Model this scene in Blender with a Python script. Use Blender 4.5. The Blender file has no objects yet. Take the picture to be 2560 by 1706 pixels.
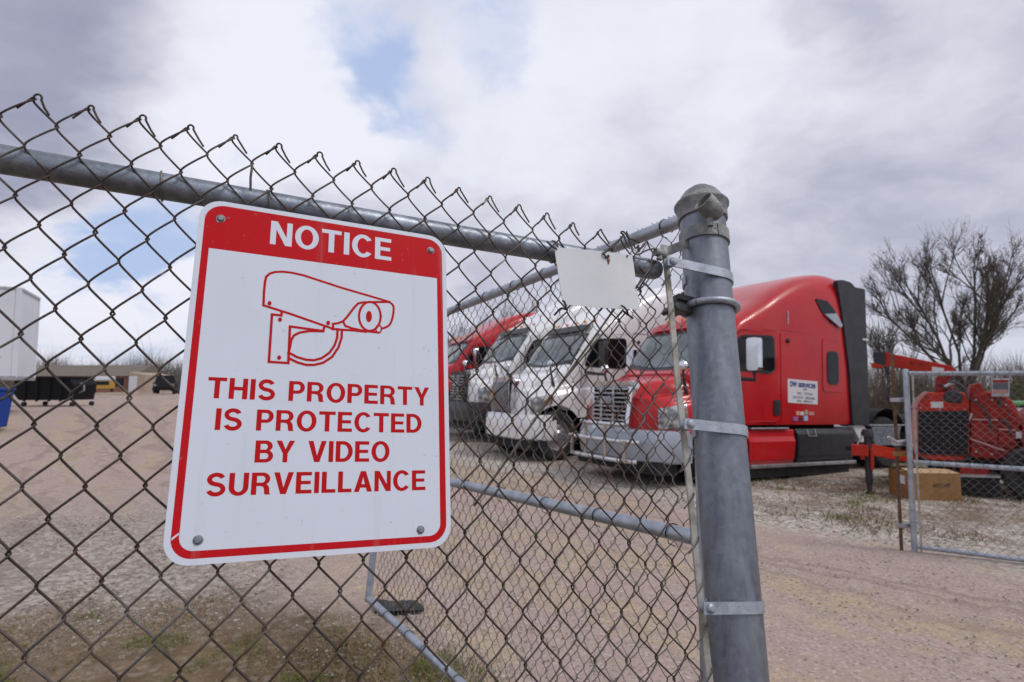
import bpy, math, random
import numpy as np
from mathutils import Vector, Matrix
from mathutils.geometry import tessellate_polygon
random.seed(7); RNG = np.random.default_rng(7)
R = math.radians
scene = bpy.context.scene
COL = scene.collection

# ------------------------------------------------------------------ camera
F_PX, CAM_H, PITCH = 1485.0, 1.6, math.atan(112/1485)
cam = bpy.data.cameras.new('camera'); camo = bpy.data.objects.new('camera', cam); COL.objects.link(camo)
cam.sensor_width = 36.0; cam.lens = 36.0*F_PX/2560
camo.location = (0, 0, CAM_H); camo.rotation_euler = (math.pi/2+PITCH, 0, 0)
cam.clip_start = .05; cam.clip_end = 3000
cam.dof.use_dof = True; cam.dof.focus_distance = 1.12; cam.dof.aperture_fstop = 6.3
scene.camera = camo
scene.view_settings.view_transform = 'Standard'; scene.view_settings.look = 'None'
scene.view_settings.exposure = 0.0; scene.view_settings.gamma = 1.0
scene.cycles.max_bounces = 6

CP, SP = math.cos(PITCH), math.sin(PITCH)
CAM = np.array([0, 0, CAM_H])
def ray(u, v):
    x, up = (u-1280)/F_PX, (853-v)/F_PX
    return np.array([x, CP-up*SP, SP+up*CP])
def at(u, v, Y):                       # the world point a pixel of the photo shows, Y metres ahead
    d = ray(u, v); return CAM+d*(Y/d[1])
def ground_z(x, y):
    t = np.clip((np.hypot(x, y)-13)/14, 0, 1); return .7*t*t*(3-2*t)
def on_ground(u, Y, v=1000):
    p = at(u, v, Y); p[2] = ground_z(p[0], p[1]); return p

# ------------------------------------------------------------------ node helpers
class NT:
    def __init__(s, tree): s.t = tree; s.n = tree.nodes; s.l = tree.links
    def new(s, kind, **kw):
        n = s.n.new(kind)
        for k, v in kw.items(): setattr(n, k, v)
        return n
    def put(s, sock, val):
        if hasattr(val, 'is_output') or isinstance(val, bpy.types.NodeSocket): s.l.new(val, sock)
        elif val is not None:
            try: sock.default_value = val
            except Exception: sock.default_value = tuple(val)+(1,)
    def math(s, op, a, b=0.0, c=None, clamp=False):
        n = s.new('ShaderNodeMath', operation=op, use_clamp=clamp)
        s.put(n.inputs[0], a); s.put(n.inputs[1], b)
        if c is not None: s.put(n.inputs[2], c)
        return n.outputs[0]
    def vmath(s, op, a, b=None):
        n = s.new('ShaderNodeVectorMath', operation=op); s.put(n.inputs[0], a)
        if b is not None: s.put(n.inputs[1], b)
        return n.outputs['Value'] if op in ('DOT_PRODUCT', 'LENGTH') else n.outputs[0]
    def noise(s, vec, scale, detail=4, rough=.55, dist=0, col=False):
        n = s.new('ShaderNodeTexNoise'); s.put(n.inputs['Vector'], vec); n.inputs['Scale'].default_value = scale
        n.inputs['Detail'].default_value = detail; n.inputs['Roughness'].default_value = rough; n.inputs['Distortion'].default_value = dist
        return n.outputs['Color' if col else 'Fac']
    def voronoi(s, vec, scale, out='Color'):
        n = s.new('ShaderNodeTexVoronoi'); s.put(n.inputs['Vector'], vec); n.inputs['Scale'].default_value = scale
        return n.outputs[out]
    def ramp(s, fac, lo, hi, smooth=True, a=0.0, b=1.0):
        n = s.new('ShaderNodeMapRange'); n.interpolation_type = 'SMOOTHSTEP' if smooth else 'LINEAR'
        s.put(n.inputs[0], fac)
        for i, v in enumerate((lo, hi, a, b)): s.put(n.inputs[i+1], v)
        return n.outputs[0]
    def mix(s, fac, a, b, mode='MIX'):
        n = s.new('ShaderNodeMix', data_type='RGBA', blend_type=mode)
        s.put(n.inputs[0], fac)
        for k, v in ((6, a), (7, b)):
            if isinstance(v, bpy.types.NodeSocket): s.l.new(v, n.inputs[k])
            else: n.inputs[k].default_value = tuple(v)[:3]+(1,)
        return n.outputs[2]
    def sep(s, v):
        n = s.new('ShaderNodeSeparateXYZ'); s.put(n.inputs[0], v); return n.outputs
    def comb(s, x, y, z):
        n = s.new('ShaderNodeCombineXYZ')
        for i, v in enumerate((x, y, z)): s.put(n.inputs[i], v)
        return n.outputs[0]

# ------------------------------------------------------------------ world: Nishita sky behind broken cloud
SUN_EL, SUN_AZ = R(55), R(115)          # azimuth clockwise from +Y: to the right, a little behind the camera
world = bpy.data.worlds.new('World'); scene.world = world; world.use_nodes = True
w = NT(world.node_tree)
bg = w.n['Background']; bg.inputs['Strength'].default_value = 0.1
sky = w.new('ShaderNodeTexSky', sky_type='NISHITA'); sky.sun_disc = False
sky.sun_elevation = SUN_EL; sky.sun_rotation = SUN_AZ; sky.dust_density = 1.5
D = w.vmath('NORMALIZE', w.new('ShaderNodeTexCoord').outputs['Generated'])
dx, dy, dz = w.sep(D)
zz = w.math('MAXIMUM', dz, 0.0)
den = w.math('ADD', zz, .30)
P = w.comb(w.math('DIVIDE', dx, den), w.math('DIVIDE', dy, den), 0.0)
warp = w.noise(P, 1.7, 5, .6, col=True)
wv = w.vmath('SUBTRACT', warp, (.5, .5, .5))
Pw = w.vmath('ADD', P, w.vmath('MULTIPLY', wv, (.35, .35, .35)))
Dw = w.vmath('NORMALIZE', w.vmath('ADD', D, w.vmath('MULTIPLY', wv, (.40, .40, .40))))
def blob(u, v, rad, amt, wd=Dw):
    d = ray(u, v); d = d/np.linalg.norm(d)
    c = w.vmath('DOT_PRODUCT', wd, tuple(float(x) for x in d))
    return w.math('MULTIPLY', w.ramp(c, math.cos(R(rad)), 1.0), amt)
def total(items):
    s = items[0]
    for i in items[1:]: s = w.math('ADD', s, i)
    return s
fine = w.noise(Pw, 2.6, 9, .58, .3)
big = w.noise(Pw, .9, 4, .5)
# how much open sky shows between the clouds
gap = total([w.math('MULTIPLY', w.math('SUBTRACT', fine, .5), 2.4), blob(1230, 0, 8, .42), blob(990, 215, 6, .40), blob(930, 120, 5, .12),
             blob(420, 600, 8, .95), blob(300, 760, 9, .3), blob(40, 480, 8, .35), blob(880, 60, 7, .4), blob(2050, 250, 26, -.6), blob(150, 60, 20, -.5)])
gapm = w.ramp(gap, .08, .95)
# how light the clouds are
lit = total([w.math('MULTIPLY', w.math('SUBTRACT', fine, .5), .85), w.math('MULTIPLY', w.math('SUBTRACT', w.noise(Pw, 7.5, 7, .62, .2), .5), .22), w.math('MULTIPLY', w.math('SUBTRACT', big, .5), .5),
             blob(620, 130, 15, .45), blob(800, 330, 10, .25), blob(1500, 170, 20, .28), blob(2000, 90, 18, .16), blob(1250, 300, 12, .14), blob(300, 760, 14, .45), blob(480, 900, 12, .3),
             blob(0, 40, 15, -.36), blob(180, 290, 13, -.10), blob(2010, 60, 5, -.26), blob(2150, 120, 5, -.12), blob(2450, 60, 14, .12),
             blob(2000, 480, 22, -.08), blob(1400, 480, 14, -.10), blob(2500, 330, 20, -.16), blob(2300, 650, 18, .03)])
litm = w.ramp(lit, -.70, .52)
cloud = w.mix(litm, (3.05, 3.2, 4.4), (8.6, 8.68, 9.65))
blue = w.mix(.85, sky.outputs[0], (4.9, 6.1, 8.9))
skyc = w.mix(gapm, cloud, blue)
hz = w.ramp(dz, .0, .12, a=1.0, b=0.0)
skyc = w.mix(w.math('MULTIPLY', hz, .45), skyc, (6.4, 6.7, 7.7))
w.l.new(skyc, bg.inputs['Color'])

sun = bpy.data.lights.new('sun', 'SUN'); sun.energy = 1.4; sun.angle = R(14); sun.color = (1, .96, .9)
suno = bpy.data.objects.new('sun', sun); COL.objects.link(suno)
sd = Vector((math.sin(SUN_AZ)*math.cos(SUN_EL), math.cos(SUN_AZ)*math.cos(SUN_EL), math.sin(SUN_EL)))
suno.rotation_euler = sd.to_track_quat('Z', 'Y').to_euler(); suno.location = (5, -8, 12)

# ------------------------------------------------------------------ materials
def mat(name, col, rough=.5, metal=0.0, col2=None, scale=8, lo=.4, hi=.65, bump=0.0, bscale=None, stretch=None, spec=.5, coat=0.0, detail=5, dirt=None, dirt_amt=.3, dirt_scale=3, fleck=None, spangle=0.0):
    m = bpy.data.materials.new(name); m.use_nodes = True; k = NT(m.node_tree)
    b = k.n['Principled BSDF']; b.inputs['Roughness'].default_value = rough; b.inputs['Metallic'].default_value = metal
    b.inputs['Specular IOR Level'].default_value = spec; b.inputs['Coat Weight'].default_value = coat; b.inputs['Coat Roughness'].default_value = .08
    co = k.new('ShaderNodeTexCoord').outputs['Object']
    raw = co
    if stretch:
        co = k.vmath('MULTIPLY', co, stretch)
    c = None
    if col2:
        c = k.mix(k.ramp(k.noise(co, scale, detail), lo, hi), col, col2)
    if dirt:
        c = k.mix(k.math('MULTIPLY', k.ramp(k.noise(co, dirt_scale, 6, .65), .45, .75), dirt_amt), c if c is not None else col, dirt)
    if spangle: c = k.mix(spangle, c if c is not None else col, k.mix(k.sep(k.voronoi(raw, 70))[0], (.10, .11, .135), (.52, .55, .60)))
    if fleck: c = k.mix(k.ramp(k.noise(co, 9, 3, .5), .68, .73, a=0, b=.8), c if c is not None else col, fleck)
    if c is not None: k.l.new(c, b.inputs['Base Color'])
    else: b.inputs['Base Color'].default_value = tuple(col)+(1,)
    if bump:
        n = k.new('ShaderNodeBump'); n.inputs['Strength'].default_value = bump; n.inputs['Distance'].default_value = .01
        k.l.new(k.noise(co, bscale or scale*4, 5), n.inputs['Height']); k.l.new(n.outputs[0], b.inputs['Normal'])
    return m
M = {}
M['galv'] = mat('galvanised', (.185, .205, .245), .46, .7, (.255, .28, .325), 26, .35, .7, .1, 60, (1, 1, .10), dirt=(.085, .09, .11), dirt_amt=.65, dirt_scale=22, spangle=.10)
M['galv_rail'] = mat('galvanised_rail', (.18, .205, .25), .45, .7, (.34, .38, .44), 22, .35, .7, .12, 80, dirt=(.07, .075, .09), dirt_amt=.7, dirt_scale=14, spangle=.15)
M['galv_gate'] = mat('galvanised_gate', (.33, .37, .43), .42, .6, (.48, .52, .58), 16, .35, .7, .1, 60, dirt=(.2, .2, .2), dirt_amt=.4, dirt_scale=10)
M['galv_band'] = mat('galvanised_band', (.33, .37, .43), .5, .6, (.45, .49, .55), 25, .3, .7, .15, 160, dirt=(.18, .19, .2), dirt_amt=.5, dirt_scale=30)
M['bar'] = mat('tension_bar_zinc', (.42, .42, .39), .55, .5, (.24, .22, .17), 18, .4, .7, .2, 80)
M['cap'] = mat('cast_cap', (.20, .21, .22), .6, .6, (.36, .36, .34), 30, .35, .7, .4, 160)
M['wire'] = mat('rusting_wire', (.048, .034, .028), .58, .3, (.15, .14, .13), 7, .48, .70, .3, 300, dirt=(.13, .05, .022), dirt_amt=.7, dirt_scale=13, fleck=(.45, .46, .48))
M['wire_gate'] = mat('weathered_wire', (.17, .165, .16), .5, .6, (.10, .06, .04), 7, .45, .68, .2, 300)
M['wire_far'] = mat('grey_wire', (.22, .22, .23), .5, .6, (.14, .10, .08), 4, .45, .68)
M['dark_wire'] = mat('dark_tie_wire', (.03, .03, .035), .5, .4)
M['zinc'] = mat('zinc_bolt', (.20, .22, .24), .5, .7, (.30, .32, .34), 300, .4, .6)
M['plate'] = mat('blank_plate_paint', (.62, .67, .69), .45, 0, (.70, .71, .73), 5, .3, .7, .05, 40, dirt=(.5, .46, .4), dirt_amt=.25, dirt_scale=12)
M['rust'] = mat('rust', (.22, .09, .03), .85, 0, (.08, .04, .02), 30, .4, .6, .4, 120)
M['rust_stake'] = mat('rusty_stake', (.10, .055, .035), .8, .2, (.17, .09, .05), 20, .4, .6, .3, 100)
M['black'] = mat('black_plastic', (.016, .016, .02), .45, 0, (.03, .03, .034), 6)
M['fairing'] = mat('dark_side_fairing', (.018, .019, .026), .5, 0, (.028, .028, .036), 5, bump=.05)
M['rubber'] = mat('tyre_rubber', (.018, .018, .019), .85, 0, (.04, .037, .034), 9, .4, .7, .3, 60)
M['under'] = mat('dark_underside', (.012, .012, .013), .9)
M['glass'] = mat('dark_glass', (.008, .010, .012), .08, 0, spec=.3)
M['screen'] = mat('windscreen_glass', (.17, .21, .22), .05, 0, (.05, .07, .075), 1.6, .35, .7, spec=.7)  # pale base tone carries the sky's reflection in the colour
M['chrome'] = mat('chrome', (.72, .74, .77), .14, 1.0, (.62, .64, .67), 6)
M['alu'] = mat('dull_aluminium', (.50, .50, .51), .4, .8, (.36, .36, .38), 9)
M['clip'] = mat('white_clip', (.6, .6, .62), .4)
M['silver'] = mat('silver_paint', (.34, .38, .44), .35, .3, (.40, .43, .48), 3, coat=.4)
M['lamp'] = mat('headlamp_lens', (.45, .47, .48), .08, .2, (.12, .12, .13), 9, .4, .6, spec=.9, coat=1)
M['amber'] = mat('amber_lens', (.75, .22, .02), .2)
M['white'] = mat('white_truck_paint', (.82, .82, .825), .3, 0, (.78, .78, .79), 2, coat=.6, dirt=(.42, .38, .33), dirt_amt=.25, dirt_scale=2.5)
M['red'] = mat('red_truck_paint', (.50, .007, .012), .33, 0, (.44, .006, .010), 1.6, coat=.28, spec=.35, dirt=(.40, .05, .04), dirt_amt=.3, dirt_scale=1.3)
M['red2'] = mat('dark_red_truck_paint', (.52, .008, .015), .34, 0, (.45, .008, .015), 2, coat=.3, spec=.35)
M['charcoal'] = mat('charcoal_truck_paint', (.045, .047, .055), .35, 0, coat=.5)
M['chipper'] = mat('chipper_red_paint', (.31, .016, .010), .5, 0, (.21, .012, .008), 5, .4, .7, spec=.25, dirt=(.16, .05, .035), dirt_amt=.5, dirt_scale=3)
M['chipper_lt'] = mat('chipper_orange_red', (.48, .028, .013), .5, 0, (.38, .022, .011), 6, spec=.25, dirt=(.2, .06, .04), dirt_amt=.4, dirt_scale=5)
M['pinkish'] = mat('faded_red_paint', (.48, .22, .20), .5)
M['card'] = mat('cardboard', (.30, .155, .05), .85, 0, (.25, .125, .04), 6, .35, .7, .1, 60)
M['card_in'] = mat('cardboard_flap', (.50, .34, .19), .85, 0, (.44, .29, .15), 6, .35, .7)
M['ink'] = mat('black_ink', (.03, .025, .02), .8)
M['paper'] = mat('white_label', (.66, .66, .68), .7)
M['bluetext'] = mat('blue_print', (.03, .045, .22), .6)
M['greytext'] = mat('grey_print', (.10, .11, .13), .7)
M['green'] = mat('green_paint', (.09, .26, .08), .5)
M['bark'] = mat('bark', (.062, .053, .046), .9, 0, (.10, .09, .072), 14, .4, .65, .5, 60)
M['twig'] = mat('twig', (.095, .08, .07), .9)
M['bud'] = mat('bud', (.10, .11, .035), .8, 0, (.12, .06, .04), 3)
M['scrub'] = mat('dry_scrub', (.11, .085, .062), .95, 0, (.17, .14, .10), 4)
M['greenscrub'] = mat('green_shrub', (.11, .14, .03), .8, 0, (.07, .10, .02), 5)
M['haytree'] = mat('bare_treeline', (.16, .13, .115), .95, 0, (.11, .11, .085), .5)
M['trailer'] = mat('trailer_white', (.66, .69, .74), .45, .0, (.61, .64, .70), .8)
M['bluebin'] = mat('blue_bin', (.002, .045, .30), .6, spec=.2)
M['dump'] = mat('black_steel', (.006, .006, .008), .6, 0, spec=.2)
M['roofb'] = mat('brown_roof', (.17, .145, .12), .9, 0, (.13, .11, .09), 2, stretch=(1, 1, 6))
M['wallb'] = mat('tan_siding', (.42, .33, .26), .85, 0, (.36, .28, .22), 3)
M['brick'] = mat('brick_wall', (.26, .14, .09), .9, 0, (.20, .10, .07), 6)
M['doorw'] = mat('white_door', (.62, .63, .68), .6)
M['yellow'] = mat('bus_yellow', (.42, .24, .04), .55)
M['dirtmound'] = mat('dirt_mound', (.33, .25, .20), .95, 0, (.24, .17, .13), 2, .4, .6, .6, 8)
M['mat'] = mat('black_rubber_mat', (.022, .021, .023), .8, 0, (.05, .048, .05), 20, .4, .7, .5, 60)

# ------------------------------------------------------------------ mesh helpers
def nrm(v): v = np.asarray(v, float); return v/(np.linalg.norm(v, axis=-1, keepdims=True)+1e-12)
class MB:
    def __init__(s): s.v = []; s.f = []; s.n = 0
    def add(s, verts, faces):
        b = s.n; verts = np.asarray(verts, float).reshape(-1, 3); s.v.append(verts); s.n += len(verts)
        s.f.extend([tuple(int(i)+b for i in f) for f in faces]); return s
    def box(s, lo, hi, rz=0.0, about=None):
        x0, y0, z0 = lo; x1, y1, z1 = hi
        v = np.array([(x0,y0,z0),(x1,y0,z0),(x1,y1,z0),(x0,y1,z0),(x0,y0,z1),(x1,y0,z1),(x1,y1,z1),(x0,y1,z1)], float)
        if rz:
            c = np.array(about if about is not None else ((x0+x1)/2, (y0+y1)/2)); a = v[:, :2]-c
            v[:, 0] = c[0]+a[:, 0]*math.cos(rz)-a[:, 1]*math.sin(rz); v[:, 1] = c[1]+a[:, 0]*math.sin(rz)+a[:, 1]*math.cos(rz)
        return s.add(v, [(0,3,2,1),(4,5,6,7),(0,1,5,4),(1,2,6,5),(2,3,7,6),(3,0,4,7)])
    def obox(s, c, ax, ay, az, hx, hy, hz):       # oriented box
        c, ax, ay, az = map(lambda q: np.asarray(q, float), (c, ax, ay, az)); v = []
        for k in (-1, 1):
            for (i, j) in ((-1,-1),(1,-1),(1,1),(-1,1)): v.append(c+ax*hx*i+ay*hy*j+az*hz*k)
        return s.add(v, [(0,3,2,1),(4,5,6,7),(0,1,5,4),(1,2,6,5),(2,3,7,6),(3,0,4,7)])
    def tube(s, path, r, n=8, ref=None, caps=True, closed=False, flat=1.0):
        p = np.asarray(path, float); N = len(p); r = np.broadcast_to(np.asarray(r, float), (N,))
        if closed: t = nrm(np.roll(p, -1, 0)-np.roll(p, 1, 0))
        else: t = nrm(np.gradient(p, axis=0))
        if ref is None:
            m = np.abs(t).mean(0); ref = np.eye(3)[int(np.argmin(m))]
        u = nrm(np.cross(t, np.asarray(ref, float))); v = np.cross(t, u)
        a = np.arange(n)/n*2*math.pi
        V = p[:, None]+(u[:, None]*np.cos(a)[None, :, None]*flat+v[:, None]*np.sin(a)[None, :, None])*r[:, None, None]
        F = []; L = N if closed else N-1
        for i in range(L):
            j = (i+1) % N
            for k in range(n):
                q = (k+1) % n; F.append((i*n+k, i*n+q, j*n+q, j*n+k))
        if caps and not closed: F += [tuple(range(n-1, -1, -1)), tuple((N-1)*n+k for k in range(n))]
        return s.add(V.reshape(-1, 3), F)
    def grid(s, G, flip=False):
        G = np.asarray(G, float); a, b = G.shape[:2]; F = []
        for i in range(a-1):
            for j in range(b-1):
                q = (i*b+j, i*b+j+1, (i+1)*b+j+1, (i+1)*b+j); F.append(q[::-1] if flip else q)
        return s.add(G.reshape(-1, 3), F)
    def lathe(s, prof, c=(0,0,0), axis=(0,0,1), n=28, closed=False):   # prof: (radius, height)
        ax = nrm(axis); u = nrm(np.cross(ax, (0,1,0) if abs(ax[1]) < .9 else (1,0,0))); v = np.cross(ax, u)
        a = np.arange(n)/n*2*math.pi; V = []
        for r, h in prof: V.append(np.asarray(c)+ax*h+(u[None]*np.cos(a)[:, None]+v[None]*np.sin(a)[:, None])*max(r, 1e-5))
        K = len(prof); F = []
        for i in range(K if closed else K-1):
            j = (i+1) % K
            for k in range(n): q = (k+1) % n; F.append((i*n+k, i*n+q, j*n+q, j*n+k))
        return s.add(np.concatenate(V), F)
    def shape(s, loops, fn, front=0.0, back=None):   # flat shape with holes: fn(x, y, depth) -> point
        L = [[Vector((p[0], p[1], 0)) for p in lp] for lp in loops]
        tri = tessellate_polygon(L); pts = [p for lp in loops for p in lp]; N = len(pts)
        def ccw(t):
            a, b, c = (pts[i] for i in t)
            return t if (b[0]-a[0])*(c[1]-a[1])-(b[1]-a[1])*(c[0]-a[0]) > 0 else t[::-1]
        tri = [ccw(tuple(t)) for t in tri]
        V = [fn(p[0], p[1], front) for p in pts]; F = list(tri)
        if back is not None:
            V += [fn(p[0], p[1], back) for p in pts]; F += [tuple(i+N for i in t[::-1]) for t in tri]
            b = 0
            for lp in loops:
                n = len(lp)
                for i in range(n): j = (i+1) % n; F.append((b+i, b+i+N, b+j+N, b+j))
                b += n
        return s.add(V, F)
    def build(s, name, m, parent=None, smooth=False, bevel=0.0, angle=40):
        me = bpy.data.meshes.new(name)
        me.from_pydata(np.concatenate(s.v).tolist() if s.v else [], [], s.f); me.materials.append(m)
        if smooth:
            me.polygons.foreach_set('use_smooth', [True]*len(me.polygons)); me.set_sharp_from_angle(angle=R(angle))
        o = bpy.data.objects.new(name, me); COL.objects.link(o)
        if parent is not None: o.parent = parent
        if bevel:
            bv = o.modifiers.new('bevel', 'BEVEL'); bv.width = bevel; bv.segments = 2; bv.limit_method = 'ANGLE'
        return o
def tag(o, label=None, cat=None, group=None, kind=None):
    for k, v in (('label', label), ('category', cat), ('group', group), ('kind', kind)):
        if v: o[k] = v
    return o
def thing(name, label, cat, loc=(0,0,0), rot=(0,0,0), group=None):
    o = bpy.data.objects.new(name, None); COL.objects.link(o); o.location = tuple(float(q) for q in loc); o.rotation_euler = rot
    o.empty_display_size = .2
    return tag(o, label, cat, group)
def arc(cx, cy, rx, ry, a0, a1, n=10):
    return [(cx+rx*math.cos(R(a0+(a1-a0)*i/n)), cy+ry*math.sin(R(a0+(a1-a0)*i/n))) for i in range(n+1)]
def rrect(x0, y0, x1, y1, r, n=8):
    rs = r if isinstance(r, (list, tuple)) else [r]*4      # bl br tr tl
    o = []
    for (cx, cy, a, q) in ((x0, y0, 180, rs[0]), (x1, y0, 270, rs[1]), (x1, y1, 0, rs[2]), (x0, y1, 90, rs[3])):
        if q <= 0: o.append((cx, cy)); continue
        mx = cx+q if cx == x0 else cx-q; my = cy+q if cy == y0 else cy-q
        o += arc(mx, my, q, q, a, a+90, n)
    return o
def cr(xs, ys, x):                                          # smooth interpolation through stations
    xs = np.asarray(xs, float); ys = np.asarray(ys, float); x = np.clip(np.atleast_1d(np.asarray(x, float)), xs[0], xs[-1])
    m = np.gradient(ys, xs, axis=0); i = np.clip(np.searchsorted(xs, x)-1, 0, len(xs)-2)
    h = xs[i+1]-xs[i]; t = (x-xs[i])/h
    sh = (-1,)+(1,)*(ys.ndim-1); t = t.reshape(sh); h = h.reshape(sh)
    return (2*t**3-3*t**2+1)*ys[i]+(t**3-2*t**2+t)*h*m[i]+(-2*t**3+3*t**2)*ys[i+1]+(t**3-t**2)*h*m[i+1]
def text_mesh(body, size, name, m, parent, loc, rot, spacing=1.0, bold=0.0, ext=0.002, align='LEFT', width=None):
    cu = bpy.data.curves.new('lettering_curve', 'FONT'); cu.body = body; cu.size = size; cu.offset = bold; cu.extrude = ext; cu.align_x = align; cu.space_character = spacing
    t = bpy.data.objects.new('lettering_tmp', cu); COL.objects.link(t)
    dg = bpy.context.evaluated_depsgraph_get(); me = bpy.data.meshes.new_from_object(t.evaluated_get(dg))
    bpy.data.objects.remove(t)
    if width:
        co = np.zeros(len(me.vertices)*3); me.vertices.foreach_get('co', co); co = co.reshape(-1, 3)
        k = width/max(np.ptp(co[:, 0]), 1e-6); co[:, 0] *= k; me.vertices.foreach_set('co', co.ravel())
    me.materials.clear(); me.materials.append(m); me.name = name
    o = bpy.data.objects.new(name, me); COL.objects.link(o); o.parent = parent; o.location = loc; o.rotation_euler = rot
    return o

# ------------------------------------------------------------------ ground
def ground_material():
    m = bpy.data.materials.new('yard_ground'); m.use_nodes = True; k = NT(m.node_tree)
    b = k.n['Principled BSDF']; b.inputs['Roughness'].default_value = .95; b.inputs['Specular IOR Level'].default_value = .15
    co = k.new('ShaderNodeTexCoord').outputs['Object']; x, y, z = k.sep(co)
    wob = k.noise(co, .55, 5, .6, col=True); wv = k.vmath('SUBTRACT', wob, (.5,)*3); wx, wy, _ = k.sep(wv)
    c = k.math('ADD', k.math('ADD', k.math('MULTIPLY', x, .83), k.math('MULTIPLY', y, .56)), k.math('MULTIPLY', wx, 2.2))
    q = k.math('ADD', k.math('ADD', k.math('MULTIPLY', x, -.44), k.math('MULTIPLY', y, .9)), k.math('MULTIPLY', wy, 2.4))
    al = k.math('ADD', k.math('MULTIPLY', x, -.56), k.math('MULTIPLY', y, .83))
    st = k.comb(k.math('MULTIPLY', c, 1.1), k.math('MULTIPLY', al, .10), 0.0)
    streak = k.noise(st, 1.6, 4, .6)
    spk = k.voronoi(co, 62, 'Color'); sx, sy, sz = k.sep(spk)
    spk2 = k.voronoi(co, 24, 'Color'); tx, ty, tz = k.sep(spk2)
    fine = k.noise(co, 30, 6, .75); mid = k.noise(co, 4.5, 6, .65)
    road = k.mix(k.ramp(streak, .48, .58), (.43, .325, .29), (.445, .345, .235))
    road = k.mix(k.ramp(mid, .35, .7), road, (.37, .285, .245))
    road = k.mix(k.ramp(sx, .80, .95, a=0, b=.6), road, (.56, .49, .44))
    road = k.mix(k.ramp(sy, .86, .97, a=0, b=.55), road, (.13, .10, .095))
    grav = k.mix(k.ramp(tx, .1, .9), (.38, .34, .295), (.58, .54, .475))
    grav = k.mix(k.ramp(ty, .72, .95, a=0, b=.75), grav, (.14, .115, .095))
    grav = k.mix(k.ramp(tz, .8, .97, a=0, b=.6), grav, (.30, .19, .17))
    soil = k.mix(k.ramp(mid, .35, .65), (.13, .088, .052), (.20, .145, .09))
    soil = k.mix(k.ramp(tx, .7, .95, a=0, b=.45), soil, (.33, .28, .23))
    grey = k.mix(k.ramp(tx, .2, .9), (.25, .215, .19), (.45, .395, .35))
    grey = k.mix(k.ramp(ty, .75, .95, a=0, b=.6), grey, (.12, .10, .09))
    mg = k.math('MULTIPLY', k.ramp(c, 6.05, 6.75), k.ramp(mid, .25, .5, a=.6, b=1.0))
    col = k.mix(mg, road, grav)
    far = k.math('MULTIPLY', k.ramp(c, 6.9, 8.4), k.ramp(k.noise(co, 1.3, 5, .65), .42, .60))
    col = k.mix(k.math('MULTIPLY', far, .8), col, soil)
    lft = k.ramp(c, 1.9, .9)
    gz = k.math('MULTIPLY', lft, k.math('MULTIPLY', k.ramp(q, 11.5, 7.5), .85))
    col = k.mix(gz, col, grey)
    sz_ = k.math('MULTIPLY', lft, k.math('MULTIPLY', k.ramp(q, 5.7, 4.3), k.ramp(k.noise(co, 1.6, 5, .65), .12, .46)))
    col = k.mix(sz_, col, soil)
    col = k.mix(k.ramp(fine, .35, .7, a=.0, b=.35), col, k.mix(.5, col, (.10, .08, .07)))
    tyre = k.ramp(k.noise(k.comb(k.math('MULTIPLY', c, 2.4), k.math('MULTIPLY', al, .05), 3.0), 1.5, 2), .54, .62, a=0, b=.45)
    col = k.mix(tyre, col, (.21, .16, .135))
    k.l.new(col, b.inputs['Base Color'])
    bm = k.new('ShaderNodeBump'); bm.inputs['Strength'].default_value = .55; bm.inputs['Distance'].default_value = .02
    h = k.math('ADD', k.math('MULTIPLY', k.voronoi(co, 30, 'Distance'), .5), k.math('ADD', k.math('MULTIPLY', fine, .5), k.math('MULTIPLY', mid, 1.2)))
    k.l.new(h, bm.inputs['Height']); k.l.new(bm.outputs[0], b.inputs['Normal'])
    return m
rs = np.concatenate([np.linspace(0.0, 30, 76)[1:], np.geomspace(32, 1500, 26)]); na = 120
g = MB(); A = np.arange(na)/na*2*math.pi
G = np.zeros((len(rs), na+1, 3))
for i, r in enumerate(rs):
    xx, yy = r*np.cos(A), r*np.sin(A)
    zz_ = ground_z(xx, yy)+(.018*np.sin(xx*1.7+.6*yy)*np.sin(yy*1.3-.4*xx) if r < 40 else 0)
    G[i, :na] = np.stack([xx, yy, zz_], 1); G[i, na] = G[i, 0]
g.grid(G, flip=True); g.add(np.concatenate([[(0, 0, 0)], G[0, :na]]), [(0, 1+i, 1+(i+1) % na) for i in range(na)])
tag(g.build('ground', ground_material(), smooth=True), kind='structure')

# ------------------------------------------------------------------ the leaning fence: its own plane
O = np.array([-0.51989257, 0.90146171, 1.33187439])
EX = nrm([0.89758, 0.43821564, -0.04813724]); EY = np.array([-0.04749257, 0.20467339, 0.97767748]); EY = nrm(EY-EX*EX.dot(EY)); EN = np.cross(EX, EY)
SW, SH = .4556, .6118
def fp(x, y, d=0.0): return O+EX*x+EY*y+EN*d          # fence-plane coordinates; d towards the camera side
def floc(u, v, off=0.0):
    d = ray(u, v); t = EN.dot(O+EN*off-CAM)/EN.dot(d); p = CAM+d*t-O
    return p.dot(EX), p.dot(EY)
DM = -.013                                             # the fabric's middle layer
Wd, Hd, WR = .0745, .0900, .0019
def post_x(y): return 1.226+(y-.753)*.0852
def bar_x(y): return 1.0617+(y-.677)*.0305
PD, PR = -.03, .0615                                   # post axis depth and radius

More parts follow.
